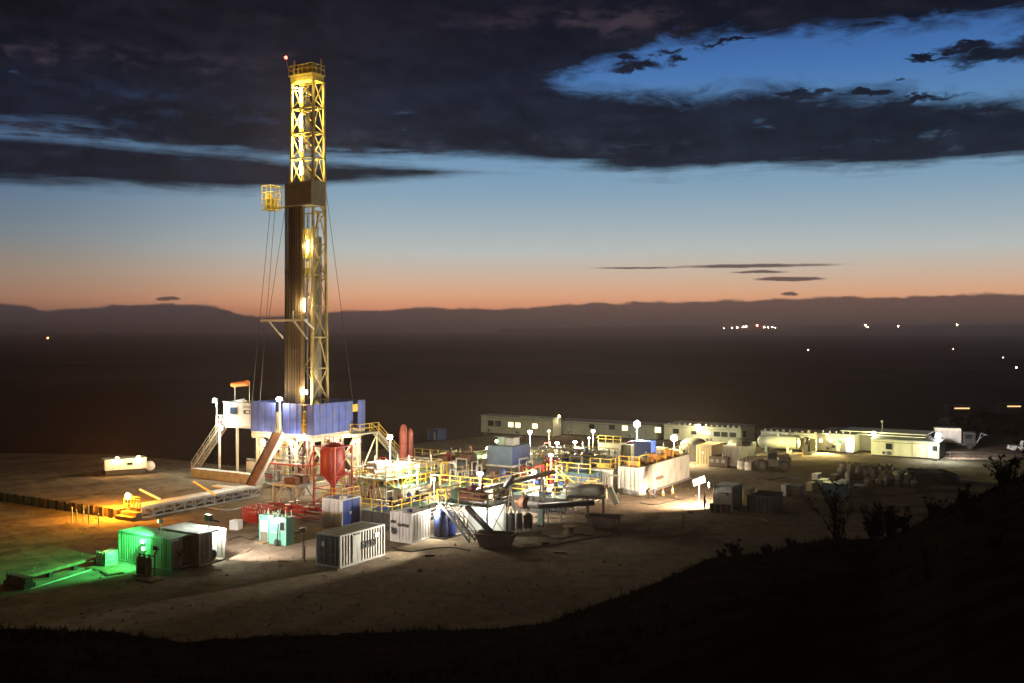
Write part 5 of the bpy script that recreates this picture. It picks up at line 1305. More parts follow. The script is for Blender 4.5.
    for j in range(5): m.beam((0,Ly*j/5,1.2 if j % 2 else 2.4),(0,Ly*(j+1)/5,2.4 if j % 2 else 1.2),.09); m.beam((-Lx*(.1+.15*j),0,.1),(-Lx*(.25+.15*j),0,2.4),.09)
    m.build('brace', YEL, t); m = M(); m.box(-Lx,0,2.44,0,Ly,2.5); m.build('deck', GRAT, t); M().rail([(0,0,2.5),(0,Ly,2.5)],1.1,.045,1.5).rail([(-Lx,0,2.5),(0,0,2.5)],1.1,.045,1.3).build('railing', YEL, t)
    m = M(); m.tube((-1.2,-.6,3.3),(-1.2,Ly+1,3.0),.2,10); m.tube((-2.4,-.6,2.9),(-2.4,Ly+1,2.8),.16,10); m.box(-4.4,2,2.5,-2.9,4.6,3.9); m.box(-3.8,6,2.5,-2.2,8,3.4); m.build('line_pipe', STEEL, t)
    lamp(t, (-2.4,3,4.6), 120, OLIVE, .3)
    # long flow pipes towards the tanks
    for px, py, L, z, r, mt, lab in ((352,497,16,1.6,.22,WHITE,'thick white flow pipe on stands running from the rig to the tanks'),(366,500,14,1.1,.15,GALV,'thinner grey flow pipe in front of the white one')):
        t = thing('flow_pipe', lab, 'pipe', gp(px,py), A)
        M().tube((0,0,z),(0,L,z),r,12).build('pipe', mt, t); m = M()
        for k in range(5): m.beam((0,.5+k*(L-1)/4,0),(0,.5+k*(L-1)/4,z-r),.1)
        m.build('support', DARK, t)
    # pumps
    for px, py, mt, lab, rz in ((530,503,DARK,'dark round-bodied pump in front of the red standpipe',A),(548,500,DARK,'second dark pump right next to the red standpipe foot',A+.5),(520,486,RUST,'rusty pump under the slanting conveyor',A),(455,490,DBLUE,'blue-grey pump behind the yellow walkway over the stair',A),(560,474,RED,'red pump on the far railed tanks behind the red standpipe',A),(612,478,RUST,'rust brown pump behind the short white container',A)):
        p = gp(px,py+8); pump_skid(lab, p, mt, rz)
    # blue stair box
    t = thing('access_stair', 'blue slanted stair beside the short white container', 'stairs', gp(592,498), A)
    M().stairs((-5.4,-.3,2.6),(-1.6,-.5,.1),.9,(0,1,0)).build('flight', DBLUE, t); m = M()
    for s in (-.45,.45): m.beam((-5.4,-.3+s,3.6),(-1.6,-.5+s,1.1),.08); m.beam((-5.4,-.3+s,2.6),(-5.4,-.3+s,3.6),.06); m.beam((-1.6,-.5+s,.1),(-1.6,-.5+s,1.1),.06)
    m.build('handrail', YEL, t)
    # yard clutter behind, in the glare of the lamps
    k = 0
    spec = [(536,466,1.6,1.4,1.6,WHITE,'white box unit in the glare below the greenish flood'),(548,463,1.2,1.2,1.4,CGREY,'grey box unit right of the white one below the greenish flood'),(566,461,2.4,1.6,1.5,CREAMW,'cream box unit under the pair of white floods'),(583,463,1.4,1.4,2.2,PGREEN,'tall pale green box unit under the right white flood'),
            (520,468,1.5,1.2,1.2,BEIGE,'beige box unit behind the blue tank box'),(470,463,2.2,1.4,1.0,RUST,'rusty box unit on the far side of the engine housings'),(452,461,1.8,1.2,1.1,CREAMW,'cream box unit beyond the middle engine housing'),(430,464,1.6,1.2,1.3,BEIGE,'beige box unit beyond the engine housing nearest the rig'),
            (665,462,1.7,1.3,2.0,BEIGE,'beige box unit under the peach flood'),(682,463,2.0,1.3,1.8,BEIGE,'brownish box unit between the peach flood and the beige container'),(727,468,2.6,1.0,1.4,MUDM,'low brown crate between the beige and the grey ribbed container')]
    for px, py, w, d, h, mt, lab in spec:
        t = thing('equipment_unit', lab, 'equipment', gp(px,py), A)
        M().box(-w,0,.2,0,d,h).build('housing', mt, t); M().box(-w-.05,-.05,0,.05,d+.05,.198).build('skid', DARK, t)
        m = M()
        for q in range(3): m.box(-w+.15+q*w/3.2,-.04,h*.45,-w+.15+q*w/3.2+w/5,-.002,h*.8)
        m.build('louvre', GALV, t); M().tube((-w*.3,d*.5,h),(-w*.3,d*.5,h+.7),.08,8).build('exhaust', GALV, t)
    for i, (px, py, h) in enumerate(((540,470,2.6),(560,468,2.4),(600,470,2.2),(515,476,2.2),(577,470,2.4))):
        t = thing('pipe_gantry', ['steel pipe gantry below the greenish flood','steel pipe gantry left of the white flood pair','steel pipe gantry before the yellowish unit','steel pipe gantry hugging the blue tank box','steel pipe gantry under the white flood pair'][i], 'gantry', gp(px,py), A)
        m = M()
        for x in (-2.2,0):
            for y in (0,2): m.beam((x,y,0),(x,y,h),.12)
        for y in (0,2): m.beam((-2.2,y,h),(0,y,h),.12); m.beam((-2.2,y,h*.5),(0,y,h),.08)
        for x in (-2.2,0): m.beam((x,0,h),(x,2,h),.12)
        m.build('frame', YEL if i % 2 else STEEL, t)
        m = M()
        for q in range(4): m.tube((-2.4,.2+q*.5,h+.15),(.3,.2+q*.5,h+.15),.1,8)
        m.tube((-1.2,.4,h),(-1.2,.4,.2),.12,8); m.build('pipe', GALV, t)
    # risers, valves and small pipe loops crowding the plant
    rr = random.Random(77)
    spots = [(372,500),(384,497),(396,494),(408,492),(420,489),(356,493),(368,486),(380,483),(392,480),(444,497),(458,495),(472,492),(505,495),(522,492),(538,489),(552,487),(570,484),(584,481),(500,476),(545,476),(560,470),(574,468),(590,466),(606,472),(535,497),(556,496),(348,503),(344,488)]
    lab = ['leaning','crooked','short','tall','twin-headed','thin','valved','low']; where = ['under the rig stairs','by the slim red silos','beyond the engine housings','by the blue tank box','near the red standpipe','before the grey block','behind the short white container']
    spots += [(rr.uniform(425,640), rr.uniform(462,500)) for _ in range(36)]
    for i, (px, py) in enumerate(spots):
        wi = min(6,int(i/4)) if i < 28 else 2 if px < 485 else 3 if px < 535 else 4 if px < 565 else 5 if px < 605 else 6
        p = gp(px, py); t = thing('pipe_riser', f'{lab[i % 8]} steel riser with a valve {where[wi]}', 'pipe riser', p, A+rr.choice((0,pi/2)), 'risers crowding the plant '+where[wi])
        h = rr.uniform(1.6,3.6); w = rr.uniform(.8,2.2); m = M()
        m.path([(0,0,0),(0,0,h),(w,0,h),(w,0,h*rr.uniform(.2,.7))], rr.uniform(.06,.12), 7)
        if rr.random() < .6: m.path([(0,.4,0),(0,.4,h*.7),(-w*.6,.4,h*.7)], .06, 6)
        m.build('pipe', rr.choice((STEEL,GALV,YEL,RED,STEEL)), t)
        v = M().box(-.18,-.18,h*.45,.18,.18,h*.45+.36); v.lathe([(.22,-.02),(.26,0),(.22,.02)], (0,-.3,h*.45+.18), 12, 'y'); v.tube((0,-.3,h*.45+.18),(0,0,h*.45+.18),.04,6); v.build('valve', rr.choice((RED,DBLUE,RUST)), t)
    # traffic posts by the long container
    for px, py, lab in ((663,496,'orange and white cone nearer the two stooping workers'),(672.5,494,'orange cone farther along the long white container')):
        t = thing('traffic_cone', lab, 'cone', gp(px,py)); M().lathe([(.2,.05),(.05,.95),(.02,.97)], n=12).build('cone', mat('orange_paint', (.55,.25,.05)), t); M().box(-.25,-.25,0,.25,.25,.05).build('base', BLACK, t); M().lathe([(.155,.35),(.115,.6)], n=12).build('band', WHITE, t)
process()

# ------------------------------------------------------------------ stores: bulk bags, crates, drums
def stores():
    g = 'bulk bags stacked in rows on the yard'
    def bag_mesh(seed):
        rr = random.Random(seed); n = 14; m = M(); prof = [(.34,0),(.46,.06),(.52,.3),(.53,.6),(.47,.88),(.36,.98),(.14,1.02),(.09,1.2),(.13,1.32),(.02,1.34)]; vs = []
        for r, h in prof:
            for k in range(n):
                a = 2*pi*k/n; sq = 1/max(abs(cos(a)),abs(sin(a)))**.55; q = r*sq*(1+rr.uniform(-.05,.05)); vs.append((q*cos(a),q*sin(a),h*(1+rr.uniform(-.02,.02))))
        fs = [(i*n+k,i*n+(k+1)%n,(i+1)*n+(k+1)%n,(i+1)*n+k) for i in range(len(prof)-1) for k in range(n)]+[tuple(range(n))[::-1],tuple(range((len(prof)-1)*n,len(prof)*n))]
        m.add(vs, fs); return m
    protos = []
    rows = [((869,485),(916,487),6,''),((850,479),(908,481),8,''),((843,474),(902,476),9,''),((843,469.5),(893,471),8,'')]
    k = 0
    for ri, (a, b, n, _) in enumerate(rows):
        pa, pb = gp(*a), gp(*b)
        for i in range(n):
            p = pa.lerp(pb, i/(n-1))+Vector((R.uniform(-.2,.2),R.uniform(-.2,.2),0))
            if len(protos) < 4: o = bag_mesh(k).build('bulk_bag', BAGM, None, True); protos.append(o)
            else: o = protos[k % 4].copy(); COL.objects.link(o)
            o.location = p; o.rotation_euler = (0,0,R.uniform(0,6)); s = R.uniform(.9,1.08); o.scale = (s,s,s*R.uniform(.72,.95)); k += 1
            tag(o, 'cream tied bulk bag standing in the '+('first','second','third','last')[ri]+' row from the dark slope', 'bulk bag', ('first','second','third','last')[ri]+' row of bulk bags')
    # tarpaulin covered stack
    m = M(); n, q = 40, 20; vs = []
    for i in range(n+1):
        for j in range(q+1):
            x, y = -1+2*i/n, -1+2*j/q; h = (1-abs(x)**3)*(1-abs(y)**4); h = max(0,h)**.6*(1.25+.5*mnoise.noise(Vector((x*2.6,y*2.6,1)))+.25*mnoise.noise(Vector((x*7,y*7,4))))
            vs.append((x*4.2,y*2.2,h+.0))
    m.add(vs, [(i*(q+1)+j,(i+1)*(q+1)+j,(i+1)*(q+1)+j+1,i*(q+1)+j+1) for i in range(n) for j in range(q)])
    o = m.build('covered_stack', TARP, None, True); o.location = gp(925,480); o.rotation_euler = (0,0,A+.1); tag(o, 'big dark tarpaulin covered heap at the end of the bulk bags', 'covered stack')
    crates = [(786,497,781,796,486,CWHITE,'pale crate at the near end of the stores'),(800,497.5,790,809,487,DARK,'dark crate next to the pale one at the near end of the stores'),(812,492,806,822,484,BEIGE,'beige crate behind the dark crate in the stores'),(826,489,818,836,481,CGREY,'grey crate beside the bulk bags'),(845,498,822,856,485,TBLUE,'large dark box standing before the bulk bags'),(836,483,829,842,476,WOOD,'timber crate at the far end of the bulk bags'),(818,481,812,826,475,CWHITE,'white crate on the yard behind the stores'),(846,491,838,852,482,CWHITE,'white crate partly behind the large dark box'),(866,492,854,874,487,DARK,'low dark crate between the large dark box and the front bags')]
    for px, py, pl, pr, pt, mt, lab in crates:
        p, Lx, Ly = corner(px,py,pl,pr); h = (py-pt)*p.y/F; Ly = min(Ly, 1.8)
        t = thing('storage_crate', lab, 'crate', p, A); M().box(-Lx,0,.12,0,Ly,h).build('box', mt, t); m = M()
        for x in (-Lx,-Lx*.5-.05,-.1): m.box(x,-.03,0,x+.1,Ly+.03,.118); 
        m.build('runner', WOOD, t); M().box(-Lx-.04,-.04,h,.04,Ly+.04,h+.06).build('lid', mt, t)
    o = M().box(-2.0,-.4,0,2.0,.4,.12).build('timber_board', WOOD, None); o.location = gp(862,492)+Vector((0,0,.4)); o.rotation_euler = (rad(8),rad(-6),rad(28)); tag(o, 'pale broad board lying slanted before the bulk bags', 'board')
    # little white tables and drums by the telehandler
    for i, (px, py, mt, lab) in enumerate(((740.5,469,WHITE,'white plastic drum nearest the grey ribbed container'),(748,470,WHITE,'white plastic drum beside the telehandler forks'),(744,467,CGREY,'grey drum behind the two white ones'))):
        t = thing('plastic_drum', lab, 'drum', gp(px,py)); M().lathe([(.4,0),(.45,.06),(.45,.5),(.42,.55),(.45,.6),(.45,1.05),(.38,1.12),(.1,1.14)], n=16).build('shell', mt, t, True); M().tube((.15,0,1.13),(.15,0,1.2),.07,8).build('cap', BLACK, t)
    # drums before the lit shed
    for i, (px, py, mt, lab) in enumerate(((712,512,RUST,'small rusty drum nearest the person by the lit shed'),(717,512.5,DARK,'dark drum in the middle of the row before the lit shed'),(723,513,RUST,'rusty drum before the white shed door'),(728,513.5,MUDM,'mud brown drum at the dark corner of the lit shed'))):
        t = thing('oil_drum', lab, 'drum', gp(px,py)); M().lathe([(.27,0),(.29,.03),(.29,.28),(.3,.3),(.29,.32),(.29,.58),(.3,.6),(.29,.62),(.29,.86),(.27,.88)], n=16).build('shell', mt, t); M().tube((.12,0,.88),(.12,0,.92),.04,6).build('bung', GALV, t)
    # gas bottles and pallet by the green container
    t = thing('bottle_rack', 'rusty red rack of gas bottles in front of the green container', 'gas bottle rack', gp(144,577), A)
    for x in (-.55,.0,.55):
        M().lathe([(.2,.2),(.23,.25),(.23,1.35),(.15,1.55),(.06,1.62),(.06,1.8)], (x,0,0), 12).build('gas_bottle', mat('maroon_paint', (.22,.04,.03), .5) if x else DARK, t)
    m = M(); m.box(-.9,-.35,.1,.9,.35,.2)
    for x in (-.85,.28,.85): m.beam((x,.3,.1),(x,.3,1.7),.08)
    m.beam((-.85,-.3,1.0),(.85,-.3,1.0),.06); m.beam((-.85,.3,1.6),(.85,.3,1.6),.08); m.beam((.85,.3,1.7),(1.2,.3,2.3),.08); m.cbox((1.15,.2,2.3),(.5,.2,.3)); m.build('frame', DARK, t)
    t = thing('water_tote', 'caged tote on the grass-green gravel left of the green container', 'tote', gp(107,566), A)
    M().box(-.5,-.5,.16,.5,.5,1.15).build('tank', CGREY, t); m = M()
    for x in (-.55,-.18,.18,.55):
        for y in (-.55,.55): m.beam((x,y,.14),(x,y,1.25),.05)
    for z in (.5,.9,1.25): m.beam((-.55,-.55,z),(.55,-.55,z),.05); m.beam((-.55,.55,z),(.55,.55,z),.05); m.beam((.55,-.55,z),(.55,.55,z),.05)
    m.build('cage', GALV, t); M().box(-.6,-.6,0,.6,.6,.14).build('pallet', WOOD, t)
    for px, py, rz, lab in ((100,569,.2,'flat pallet in green light beside the caged tote'),(112,573,-.3,'tilted pallet in green light before the green container'),(150,580,.1,'flat pallet under the gas bottle rack edge')):
        t = thing('wooden_pallet', lab, 'pallet', gp(px,py), A+rz); m = M()
        for k in range(6): m.box(-.9,-.6+k*.22,.12,.9,-.6+k*.22+.14,.16)
        m.build('deck_board', WOOD, t); m = M()
        for x in (-.85,-.06,.75): m.box(x,-.6,0,x+.1,.6,.12)
        m.build('runner', WOOD, t)
    t = thing('cable_drum', 'wooden cable drum lying near the second mud skip', 'cable drum', gp(570,533), A+.4)
    M().tube((0,0,.1),(0,0,.6),.35,14).build('core', RUST, t)
    for z in (.0,.6): M().lathe([(.05,0),(.7,0),(.7,.1),(.05,.1)], (0,0,z), 20).build('flange', WOOD, t)
stores()

# ------------------------------------------------------------------ litter, hoses and stones on the yard
def yard_litter():
    def hose(pts, r, mt, lab, nm='rubber_hose', cat='hose'):
        P = [gp(x, y, 0) for x, y in pts]; Q = []
        for i in range(len(P)-1):
            p0, p1, p2, p3 = P[max(0,i-1)], P[i], P[i+1], P[min(len(P)-1,i+2)]
            for k in range(6):
                f = k/6; Q.append(.5*((2*p1)+(p2-p0)*f+(2*p0-5*p1+4*p2-p3)*f*f+(3*p1-p0-3*p2+p3)*f**3)+Vector((0,0,r)))
        Q.append(P[-1]+Vector((0,0,r))); o = Q[0].copy(); m = M(); m.path([q-o for q in Q], r, 6)
        b = m.build(nm, mt, None); b.location = o; tag(b, lab, cat)
    hose([(228,541),(240,537),(252,540),(262,536),(300,533)], .05, BLACK, 'black hose snaking over the bright ground between white-roofed container and mint shed')
    hose([(392,548),(410,552),(432,549),(452,548),(470,551)], .05, BLACK, 'black cable looping in front of the small white container')
    hose([(520,549),(548,546),(575,541),(592,538),(612,536)], .06, RUST, 'rusty pipe string lying on gravel between the two mud skips')
    hose([(545,536),(560,539),(580,535),(600,538)], .05, BLACK, 'black hose under the dark trough')
    hose([(640,503),(655,505),(672,501),(690,498)], .04, BLACK, 'black cable in front of the long white container')
    hose([(318,536),(330,540),(352,541),(372,538)], .06, BLACK, 'black hose along the foot of the blue and white unit')
    hose([(205,508),(228,511),(246,508),(262,512)], .08, GALV, 'grey pipe lying by the catwalk near the red basket')
    hose([(755,478),(770,480),(786,477),(800,480)], .05, BLACK, 'black cable lying on the yard in front of the telehandler')
    rr = random.Random(21); m = M()
    for i in range(2600):
        px, py = rr.uniform(-40, 1060), HY+rr.uniform(130, 320); p = gp(px, py)
        if p.y > 160: continue
        s = abs(rr.gauss(0,.07))+.03; q = Matrix.Rotation(rr.uniform(0,6),3,'Z')
        vs = [p+q@Vector((x*s*rr.uniform(.6,1.2), y*s*rr.uniform(.6,1.2), z*s*rr.uniform(.5,.9)+s*.2)) for x,y,z in ((-1,0,0),(0,-1,0),(1,0,0),(0,1,0),(0,0,1),(0,0,-.6))]
        m.add(vs, [(0,1,4),(1,2,4),(2,3,4),(3,0,4),(1,0,5),(2,1,5),(3,2,5),(0,3,5)])
    tag(m.build('gravel', mat('grey_stone', (.26,.22,.17), .9, 0, .3, 3)), 'loose stones scattered over the gravel yard', 'gravel', kind='stuff')
    bits = [(283,562,WOOD,.9,.12,'broken timber plank on dark gravel below the mint shed'),(248,551,WOOD,1.2,.1,'pale plank lying at the edge of the bright ground'),(430,556,RUST,.8,.15,'rusty scrap piece on gravel below the small white container'),(560,553,WOOD,1.1,.12,'timber offcut on gravel between the skips'),(655,517,WOOD,1.0,.1,'plank at the end of the post and rail pen'),(690,513,RUST,.6,.2,'rusty scrap beside the warm light pool'),(765,521,WOOD,1.2,.12,'plank on gravel below the dark skip'),(545,545,DARK,.7,.3,'dark box fitting on gravel beside the first mud skip'),(335,546,WOOD,.8,.15,'timber block behind the ribbed container')]
    for px, py, mt, L, w, lab in bits:
        o = M().beam((-L/2,0,w/2),(L/2,0,w/2),w*1.6,w).build('scrap_piece', mt, None); o.location = gp(px,py); o.rotation_euler = (0,0,rr.uniform(0,3)); tag(o, lab, 'scrap')
yard_litter()

# ------------------------------------------------------------------ people
def person(label, loc, rz, pose='stand', jacket=DARK, trousers=DBLUE, hat=YEL):
    """a body grown from a joint skeleton; lengths for a height of 1.75 m"""
    SKIN = mat('skin', (.45, .28, .2), .6, 0, .05)
    J = {}
    if pose == 'stand':
        J.update(pelvis=(0,0,.95), waist=(0,0,1.1), chest=(0,-.01,1.32), neck=(0,-.01,1.48), head=(0,-.02,1.58), crown=(0,-.02,1.69))
        for s, k in ((-1,'l'),(1,'r')):
            J.update({f'hip{k}':(s*.09,0,.9), f'knee{k}':(s*.11,-.03*s,.5), f'ank{k}':(s*.12,.02,.09), f'toe{k}':(s*.13,-.16,.045),
                      f'sho{k}':(s*.19,0,1.40), f'elb{k}':(s*.26,.03,1.12), f'wri{k}':(s*.25,-.1,.9), f'pal{k}':(s*.245,-.13,.83)})
    else:   # stooping over something at knee height
        J.update(pelvis=(0,.12,.80), waist=(0,.0,.93), chest=(0,-.22,1.06), neck=(0,-.38,1.12), head=(0,-.47,1.15), crown=(0,-.55,1.2))
        for s, k in ((-1,'l'),(1,'r')):
            J.update({f'hip{k}':(s*.09,.12,.77), f'knee{k}':(s*.13,-.12,.45), f'ank{k}':(s*.13,.06,.09), f'toe{k}':(s*.14,-.13,.045),
                      f'sho{k}':(s*.19,-.28,1.08), f'elb{k}':(s*.23,-.36,.82), f'wri{k}':(s*.17,-.5,.62), f'pal{k}':(s*.16,-.54,.56)})
    rad_ = dict(pelvis=.145,waist=.13,chest=.165,neck=.062,head=.092,crown=.075,hip=.105,knee=.068,ank=.05,toe=.042,sho=.07,elb=.048,wri=.034,pal=.042)
    names = list(J); ix = {n: i for i, n in enumerate(names)}
    ed = [('pelvis','waist'),('waist','chest'),('chest','neck'),('neck','head'),('head','crown')]
    vs = [Vector(J[n]) for n in names]; rr = [rad_[n] if n in rad_ else rad_[n[:-1]] for n in names]
    for k in 'lr': ed += [('pelvis','hip'+k),('hip'+k,'knee'+k),('knee'+k,'ank'+k),('ank'+k,'toe'+k),('chest','sho'+k),('sho'+k,'elb'+k),('elb'+k,'wri'+k),('wri'+k,'pal'+k)]
    E_ = [(ix[a], ix[b]) for a, b in ed]
    for k, s in (('l',-1),('r',1)):       # fingers and thumb
        p, w = Vector(J['pal'+k]), Vector(J['wri'+k]); d = (p-w).normalized(); side = Vector((0,1,0)) if pose == 'stand' else Vector((s,0,0))
        for f, L in ((-.03,.065),(-.01,.075),(.01,.072),(.03,.055)):
            a = p+side*f+d*.03; b = a+d*L*.55; c = b+(d+Vector((-s*.5,-.2,0))).normalized()*L*.5
            i = len(vs); vs += [a,b,c]; rr += [.011,.010,.008]; E_ += [(ix['pal'+k],i),(i,i+1),(i+1,i+2)]
        i = len(vs); a = w.lerp(p,.5)+side*-.035; vs += [a, a+d*.05-side*.02]; rr += [.013,.010]; E_ += [(ix['pal'+k],i),(i,i+1)]
    me = bpy.data.meshes.new('person_body'); me.from_pydata(vs, E_, []); me.update()
    o = bpy.data.objects.new('skin_source', me); COL.objects.link(o)
    md = o.modifiers.new('s', 'SKIN'); sv = me.skin_vertices[0].data
    for i, r in enumerate(rr): sv[i].radius = (r, r*(.8 if r > .12 else 1))
    sv[0].use_root = True
    sd = o.modifiers.new('d', 'SUBSURF'); sd.levels = 1; sd.render_levels = 1
    dg = bpy.context.evaluated_depsgraph_get(); m2 = bpy.data.meshes.new_from_object(o.evaluated_get(dg)); bpy.data.objects.remove(o)
    for mm in (jacket, trousers, SKIN, BLACK): m2.materials.append(mm)
    wz = J['waist'][2]-.06
    for p in m2.polygons:
        c = p.center
        near = min((( Vector(J[n])-c).length, n) for n in names)[1]
        p.material_index = 3 if near[:-1] in ('ank','toe') else 1 if near[:-1] in ('hip','knee') or near == 'pelvis' else 2 if near in ('head','crown','neck') or near[:-1] == 'pal' else 0
        p.use_smooth = True
    b = bpy.data.objects.new('person', m2); COL.objects.link(b); b.location = loc; b.rotation_euler = (0,0,rz); tag(b, label, 'person')
    h = Vector(J['crown']); hd = Vector(J['head']); up = (h-hd).normalized()
    q = up.to_track_quat('Z','Y').to_matrix()
    m = M(); m.lathe([(.14,.02),(.125,.03),(.118,.09),(.08,.145),(.01,.16)], n=16); m.box(-.07,-.19,.015,.07,-.1,.03)
    hat_o = m.build('hard_hat', hat, b, True); hat_o.location = hd+up*.05; hat_o.rotation_euler = q.to_euler()
    m = M(); f = hd+Vector((0,-.085,.0)); m.add([f+Vector((-.014,0,-.015)),f+Vector((.014,0,-.015)),f+Vector((0,-.028,-.012)),f+Vector((0,.004,.03))],[(0,1,2),(0,2,3),(1,3,2)]); m.build('nose', SKIN, b)
    m = M()
    for s in (-1,1): m.lathe([(.002,-.012),(.013,0),(.002,.012)], tuple(hd+Vector((s*.033,-.085,.02))), 8, 'y')
    m.build('eye', BLACK, b)
    return b
person('person in dark work clothes standing by the lit end of the white shed', gp(704.5,509.5), rad(70), 'stand', DARK, mat('dark_trousers', (.04,.04,.05), .8), RUST)
person('slim person stooping at the near corner of the long white container', gp(647.5,498), rad(35), 'stoop', mat('brown_jacket', (.16,.11,.07), .8), DARK, YEL)
person('broader person in a blue-grey jacket bending beside the other worker', gp(654,498.5), rad(-40), 'stoop', mat('slate_jacket', (.10,.11,.16), .8), mat('slate_trousers', (.08,.09,.13), .8), WHITE)

# ------------------------------------------------------------------ heath on the slope
LEAF = mat('dry_leaf', (.028, .024, .014), .95, 0, .4, 3, .2, 0, (.018,.014,.009))
TWIG = mat('dry_twig', (.018, .013, .009), .9, 0, .3, 4, .2)
def on_hill(px, f=1.0):
    t = atan((px-CX)/F); r = ridge(px)*f
    return Vector((r*sin(t), r*cos(t), hill_z(t, r)))
def shrub(label, px, hgt, spread, n, seed, lean=0, f=1.0, leafy=1.0):
    rr = random.Random(seed); p = on_hill(px, f)
    t = thing('heath_shrub', label, 'shrub', p-Vector((0,0,.08)), rr.uniform(0,6), 'shrubs on the dark slope')
    st = M(); lf = M()
    def leaf(c, s):
        a = Vector((rr.gauss(0,1),rr.gauss(0,1),rr.gauss(0,1))).normalized(); b = a.cross(Vector((rr.gauss(0,1),rr.gauss(0,1),rr.gauss(0,1)))).normalized()
        lf.add([c-a*s*.5, c+b*s*.3, c+a*s*.7, c-b*s*.3], [(0,1,2,3)])
    for i in range(n):
        a = rr.uniform(0,2*pi); o = Vector((cos(a)*rr.uniform(0,.25)*spread, sin(a)*rr.uniform(0,.25)*spread, 0))
        L = hgt*rr.uniform(.55,1.05); d = Vector((cos(a)*spread*rr.uniform(.15,.7)+lean, sin(a)*spread*rr.uniform(.1,.5), L)).normalized()
        q = o; r = .03*rr.uniform(.6,1.1); k = 6
        for s in range(k):
            nq = q+d*L/k; d = (d+Vector((rr.gauss(0,.16),rr.gauss(0,.16),rr.gauss(.02,.08)))).normalized()
            st.tube(q, nq, max(.006, r*(1-s/k)), 5, max(.004, r*(1-(s+1)/k))); 
            if s >= 1:
                for b in range(rr.randint(1,3)):
                    e = q.lerp(nq, rr.random()); bd = (d+Vector((rr.gauss(0,.7),rr.gauss(0,.7),rr.gauss(.2,.4)))).normalized(); bl = L*rr.uniform(.08,.2)
                    st.tube(e, e+bd*bl, .007, 4, .003)
                    for z in range(int(12*leafy)):
                        leaf(e+bd*bl*rr.uniform(.3,1.15)+Vector((rr.gauss(0,.03),rr.gauss(0,.03),rr.gauss(0,.03))), rr.uniform(.03,.08))
            q = nq
    st.build('stem', TWIG, t); lf.build('foliage', LEAF, t)
    return t
shrub('tallest bare-stemmed shrub leaning over the crest of the slope', 838, 1.95, .9, 12, 1, -.18)
shrub('feathery upright shrub just beside the tallest shrub', 872, 1.25, .7, 16, 2, .1, leafy=1.6)
shrub('feathery shrub with upright plumes next to the large pair on the crest', 889, 1.1, .7, 15, 3, .1, leafy=1.6)
shrub('small shrub trailing after the three feathery ones on the crest', 905, .75, .5, 9, 4)
shrub('small leaning shrub where the crest is lowest before the gravel', 737, .55, .45, 8, 5, .2)
shrub('tiny spiky shrub beside the small leaning one', 722, .35, .5, 5, 6, -.3)
shrub('low shrub halfway between the small leaning one and the tallest', 768, .4, .45, 8, 7, .2)
shrub('low tuft-like shrub at the foot of the tallest shrub', 792, .4, .4, 7, 8)
shrub('wispy shrub high on the slope below the parked pickup', 960, .7, .8, 10, 9, leafy=.8)
shrub('leafy shrub at the highest shoulder of the slope', 1005, .9, .9, 14, 10, leafy=1.2)
shrub('thin shrub on the steep part of the crest past the feathery ones', 932, .7, .6, 9, 12, leafy=.6)
shrub('dense shrub at the top of the crest by the frame edge', 1040, 1.0, .9, 14, 13)
def heather():
    rr = random.Random(5); m = M()
    for i in range(5200):
        px = rr.uniform(-350, 1380); f = 1-abs(rr.gauss(0,.10)) if i % 3 else rr.uniform(.45,1.0)
        p = on_hill(px, f); h = rr.uniform(.05,.22)*(1.6 if rr.random() < .06 else 1)
        for k in range(4):
            a = rr.uniform(0,2*pi); d = Vector((cos(a)*h*.6, sin(a)*h*.6, h)); s = Vector((-sin(a),cos(a),0))*.012
            b = p+Vector((rr.gauss(0,.06),rr.gauss(0,.06),-.03)); m.add([b-s*1.3,b+s*1.3,b+d], [(0,1,2)])
    tag(m.build('heather_grass', LEAF), 'dark rough heather and grass over the near slope', 'grass', kind='stuff')
heather()
# low scrub bank at the far yard edge
def bank():
    m = M(); rr = random.Random(3)
    for i in range(2600):
        px = rr.uniform(940, 1330); d = rr.uniform(186, 215); x = (px-CX)*d/F; e = min(1,max(.1,(px-940)/40)); top = (1.3+.8*mnoise.noise(Vector((px*.03,0,0))))*e
        c = Vector((x, d, rr.uniform(-1.5, top))); s = rr.uniform(.5,1.1)
        a = Vector((rr.gauss(0,1),rr.gauss(0,1),rr.gauss(0,1))).normalized(); b = a.cross(Vector((rr.gauss(0,1),rr.gauss(0,1),rr.gauss(0,1)))).normalized()
        m.add([c-a*s,c+b*s,c+a*s,c-b*s], [(0,1,2,3)])
    tag(m.build('undergrowth', LEAF), 'dark scrub mass beyond the yard edge behind the pickup', 'undergrowth', kind='stuff')
bank()

# ------------------------------------------------------------------ lights far out on the plain
def far_lamp(label, px, py, d, r, mt, group=None, wide=1):
    r *= .55 if d < 7000 else 1; p = at(px, py, d); g0 = min(-14, p.z-3)
    if d > 7000: g0 = p.z-14
    t = thing('distant_light', label, 'distant light', (p.x, p.y, g0), 0, group)
    h = p.z-g0
    M().tube((0,.3*r,0),(0,.3*r,h),r*.18,5).build('pole', DARK, t)
    M().lathe([(.05*r,-r),(.75*r,-.7*r),(r,0),(.75*r,.7*r),(.05*r,r)], (0,-r,h), 10).build('lamp_globe', mt, t).scale = (wide,1,1)
FW = glow('far_lamp_white', (1,.86,.62), 14); FT = glow('town_lamp_white', (1,.80,.5), 160); FO = glow('far_lamp_orange', (1,.42,.12), 24); FR = glow('far_lamp_red', (1,.12,.06), 160)
far_lamp('lone orange light far out on the plain towards the low cloud bank', 48,338,2600,3.4,FO)
town = 'lights of a far town along the horizon'
